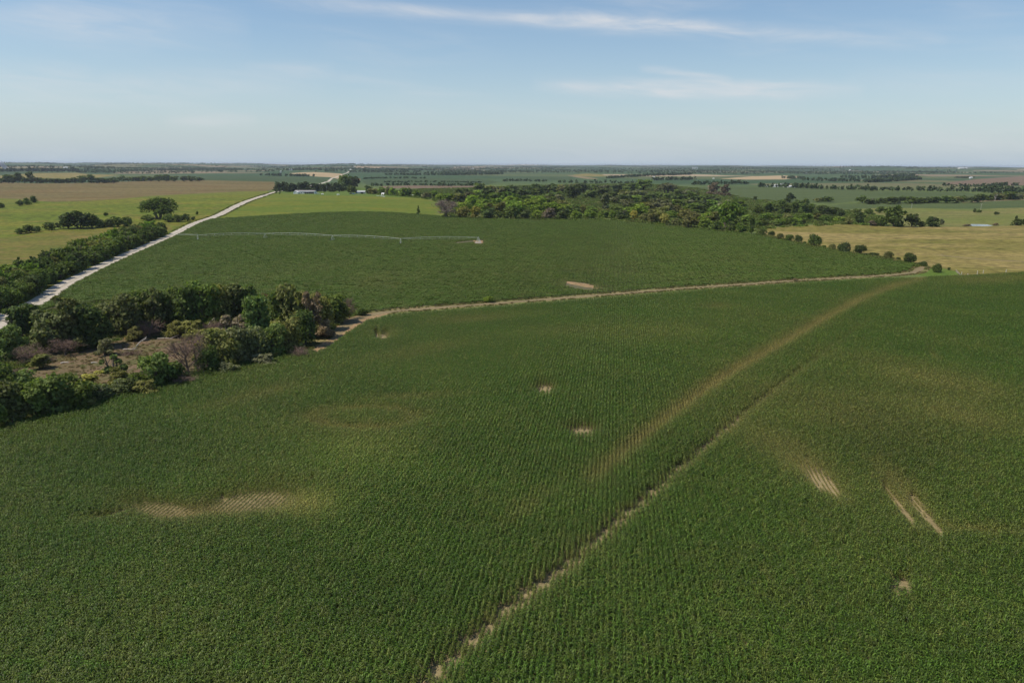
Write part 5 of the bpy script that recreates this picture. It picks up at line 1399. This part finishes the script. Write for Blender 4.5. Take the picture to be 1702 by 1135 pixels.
for u, v, w, h, lab in ((1339.5, 289, 3.5, 1.5, 'tiny white house above the wooded slope'), (1412.5, 284.6, 2.5, 2.4, 'tiny white tower like house near the skyline'), (1086.5, 295, 2.4, 1.5, 'tiny white house in front of the hazy far belt'), (1197, 286.2, 2.4, 2.2, 'tiny white house in the far grove left of the skyline farm'), (1600, 280.6, 14, 1.6, 'long white skyline farm at the far right'), (577, 293.5, 7, 1.8, 'white sheds beside the distant road'), (585, 296.6, 6, 1.6, 'pale shed beyond the farm trees'), (1186, 297.5, 2.2, 1.3, 'tiny white shed left of the pale wheat field'), (785, 281.2, 4, 1.3, 'tiny pale building on the far slope'), (582.3, 283.4, 2.5, 2.0, 'tiny white house beside the road near the skyline')):
    far_building(u, v, w, h, 'white', 'white', lab, random.uniform(-.3, .3))
def bin_(u, v, wpx, hpx, label, group=None):
    P, k = anchor(u, v); o = empty('grain_bin', P); tag(o, label, 'grain bin', group)
    m = MB(); m.cyl((0, 0, hpx * k * .4), wpx * k / 2, hpx * k * .8, 18); m.build('wall', M['roof_tin'], o)
    m = MB(); m.cyl((0, 0, hpx * k * .8 + hpx * k * .1), wpx * k / 2 * 1.04, hpx * k * .2, 18, r2=.4); m.build('roof', M['roof_tin'], o)
for i, (u, lab) in enumerate(((1151.8, 'leftmost of three pale grain bins on the skyline'), (1155.0, 'middle one of three pale grain bins on the skyline'), (1158.2, 'rightmost of three pale grain bins on the skyline'))):
    bin_(u, 281.4, 2.4, 3.4, lab, 'three grain bins on the skyline')
bin_(467, 287.4, 2.4, 3.4, 'pale grain bin left of the pale wheat field'); bin_(481.5, 283.6, 2.6, 3.0, 'left one of two hazy bins above the wheat field'); bin_(484.8, 283.6, 2.4, 2.6, 'right one of two hazy bins above the wheat field')

# ------------------------------------------------------------------ fence posts, dead wood, debris
for u, v, h, lab in ((1624, 457, 6.5, 'leftmost white fence post at the far corner of the corn'), (1634, 454.5, 5, 'second white fence post at the far corner of the corn'), (1672, 453, 5, 'fence post standing apart at the far edge of the corn'), (1598, 457.5, 5, 'short fence post beside the grey stump'), (1608, 460, 5, 'fence post in front of the brush pile')):
    P, k = anchor(u, v); o = empty('fence_post', P); tag(o, lab, 'fence post', 'fence posts at the corn corner')
    m = MB(); m.tube([(0, 0, -.3), (.03, .02, h * k)], [.16, .13], 8); m.build('shaft', M['post'], o); m = MB(); m.cyl((.03, .02, h * k + .03), .15, .08, 8); m.build('cap', M['white'], o)
def log(u, v, ln, rz, label, mat='paledead', rad=.16, tilt=.1, branches=4, name='fallen_trunk'):
    P, k = anchor(u, v); o = empty(name, P, rz); tag(o, label, 'fallen trunk'); L = ln * k
    m = MB(); m.tube([(-L / 2, 0, .15), (-L * .1, .2, .3 + L * tilt * .4), (L / 2, -.1, .2 + L * tilt)], [rad, rad * .8, rad * .3], 7); m.build('trunk', M[mat], o)
    for i in range(branches):
        x = random.uniform(-.1, .45) * L; a = random.uniform(-1.2, 1.2); l2 = L * random.uniform(.2, .38)
        p = Vector((x, .1, .3 + (x / L + .3) * L * tilt)); q = p + Vector((math.cos(a) * l2, math.sin(a) * l2, random.uniform(.1, .5) * l2))
        m = MB(); m.tube([p, (p + q) / 2 + Vector((0, 0, .15)), q], [rad * .5, rad * .35, rad * .12], 5); m.build('branch', M[mat], o)
log(214, 583, 26, R(-25), 'pale bare fallen limb in the middle of the clearing'); log(236, 574, 20, R(60), 'upright pale limb beside the fallen limb in the clearing', tilt=.6); log(275, 566, 40, R(-30), 'grey fallen trunk reaching into the clearing from the far trees', 'deadwood', .22, .12, 5)
log(360, 538, 30, R(50), 'pale leaning trunk in front of the dark thicket trees', 'paledead', .14, .7, 2); log(297, 549, 28, R(5), 'grey limb lying under the far thicket trees', 'deadwood', .14, .15, 3); log(232, 638, 12, R(70), 'short pale leaning stick near the corn', 'paledead', .12, 1.2, 1)
log(108, 604, 13, R(12), 'short white log on the left of the clearing', 'paledead', .22, .02, 1); log(157, 604, 10, R(8), 'small white log in the middle of the clearing', 'paledead', .2, .02, 0); log(1591.5, 457, 9, R(120), 'grey weathered stump at the corner of the corn', 'deadwood', .3, .9, 3)
def brush(u, v, w, label, mat='brownwood', n=60, h=1.4):
    P, k = anchor(u, v); o = empty('brush_pile', P); tag(o, label, 'brush pile'); m = MB(); W = w * k / 2
    for i in range(n):
        a = random.uniform(0, 6.28); d = W * random.random(); p = Vector((d * math.cos(a), d * math.sin(a) * .6, random.uniform(0, .4))); q = p + Vector((random.uniform(-1.4, 1.4), random.uniform(-1.2, 1.2), random.uniform(.2, h)))
        m.tube([p, q], [.05, .015], 3, cap=False)
    q = m.build('twigs', M[mat], o); q['kind'] = 'stuff'
brush(1606, 460, 22, 'brown brush pile at the far corner of the corn'); brush(216, 590, 40, 'reddish brush pile in the middle of the clearing', n=160, h=1.8); brush(80, 600, 30, 'dark brush pile at the left end of the clearing', n=110, h=1.8); brush(335, 565, 40, 'brown brush pile at the right end of the clearing', n=140, h=2.2)
def dirt_mound(u, v, w, label):
    P, k = anchor(u, v); r = np.random.default_rng(4); o = empty('dirt_mound', P); tag(o, label, 'dirt mound')
    n = 14; W = w * k / 2; V = [(0, 0, .7)]; F_ = []
    for j, rr in enumerate((.35, .7, 1.0)):
        for i in range(n): a = 6.28 * i / n; q = W * rr * r.uniform(.85, 1.1); V.append((q * math.cos(a), q * math.sin(a) * .8, (.55, .3, -.1)[j] * r.uniform(.8, 1.2)))
    for i in range(n): F_.append((0, 1 + i, 1 + (i + 1) % n))
    for j in range(2):
        for i in range(n): F_.append((1 + j * n + i, 1 + (j + 1) * n + i, 1 + (j + 1) * n + (i + 1) % n, 1 + j * n + (i + 1) % n))
    link('soil', mesh_np('soil', np.array(V), F_, M['orange'], True), o)
dirt_mound(212, 562, 12, 'small reddish dirt mound at the far side of the clearing')

# ------------------------------------------------------------------ smoke and haze
def smoke():
    P, k = anchor(28, 285.2)
    r = np.random.default_rng(9); m = MB(); v = []; f = []; n = 12; S = 12
    for i in range(S):
        t = i / (S - 1); cx = -t * 32 * k - 4 * k * math.sin(t * 5); cz = 2 + t * t * 12 * k; rad = (1.2 + 4.6 * t ** .7) * k * (.25 if i in (0, S - 1) else 1)
        for j in range(n):
            a = 6.28 * j / n; q = rad * r.uniform(.8, 1.2); v.append((cx, q * math.cos(a) * 1.6, cz + q * math.sin(a) * .55 + rad * .5))
    for i in range(S - 1):
        for j in range(n): f.append((i * n + j, i * n + (j + 1) % n, (i + 1) * n + (j + 1) % n, (i + 1) * n + j))
    f += [tuple(range(n))[::-1], tuple((S - 1) * n + j for j in range(n))]
    m.add(v, f)
    mt, nt = new_mat('smoke')
    pv = N(nt, 'ShaderNodeVolumePrincipled', {'Color': (.80, .86, .95, 1), 'Density': .08})
    N(nt, 'ShaderNodeOutputMaterial', {'Volume': pv.outputs[0]})
    o = m.build('smoke', mt, None, False, P)
    bm = bmesh.new(); bm.from_mesh(o.data); bmesh.ops.recalc_face_normals(bm, faces=bm.faces); bm.to_mesh(o.data); bm.free()
    tag(o, 'pale blue smoke drifting low at the left end of the skyline', 'smoke', None, 'stuff')
    md = o.modifiers.new('soft', 'SUBSURF'); md.levels = 1; md.render_levels = 1
smoke()
def haze():
    m = MB(); zb, zt = -9.0, CAM_H + 10.0
    m.box((0, 0, (zb + zt) / 2), (64000, 64000, zt - zb))
    mt, nt = new_mat('haze')
    pv = N(nt, 'ShaderNodeVolumePrincipled', {'Color': (.80, .87, .98, 1), 'Density': HAZE, 'Anisotropy': .1})
    N(nt, 'ShaderNodeOutputMaterial', {'Volume': pv.outputs[0]})
    o = m.build('haze', mt); tag(o, 'thin blue summer haze over the farmland', 'haze', None, 'stuff')
HAZE = 3.4e-5
haze()
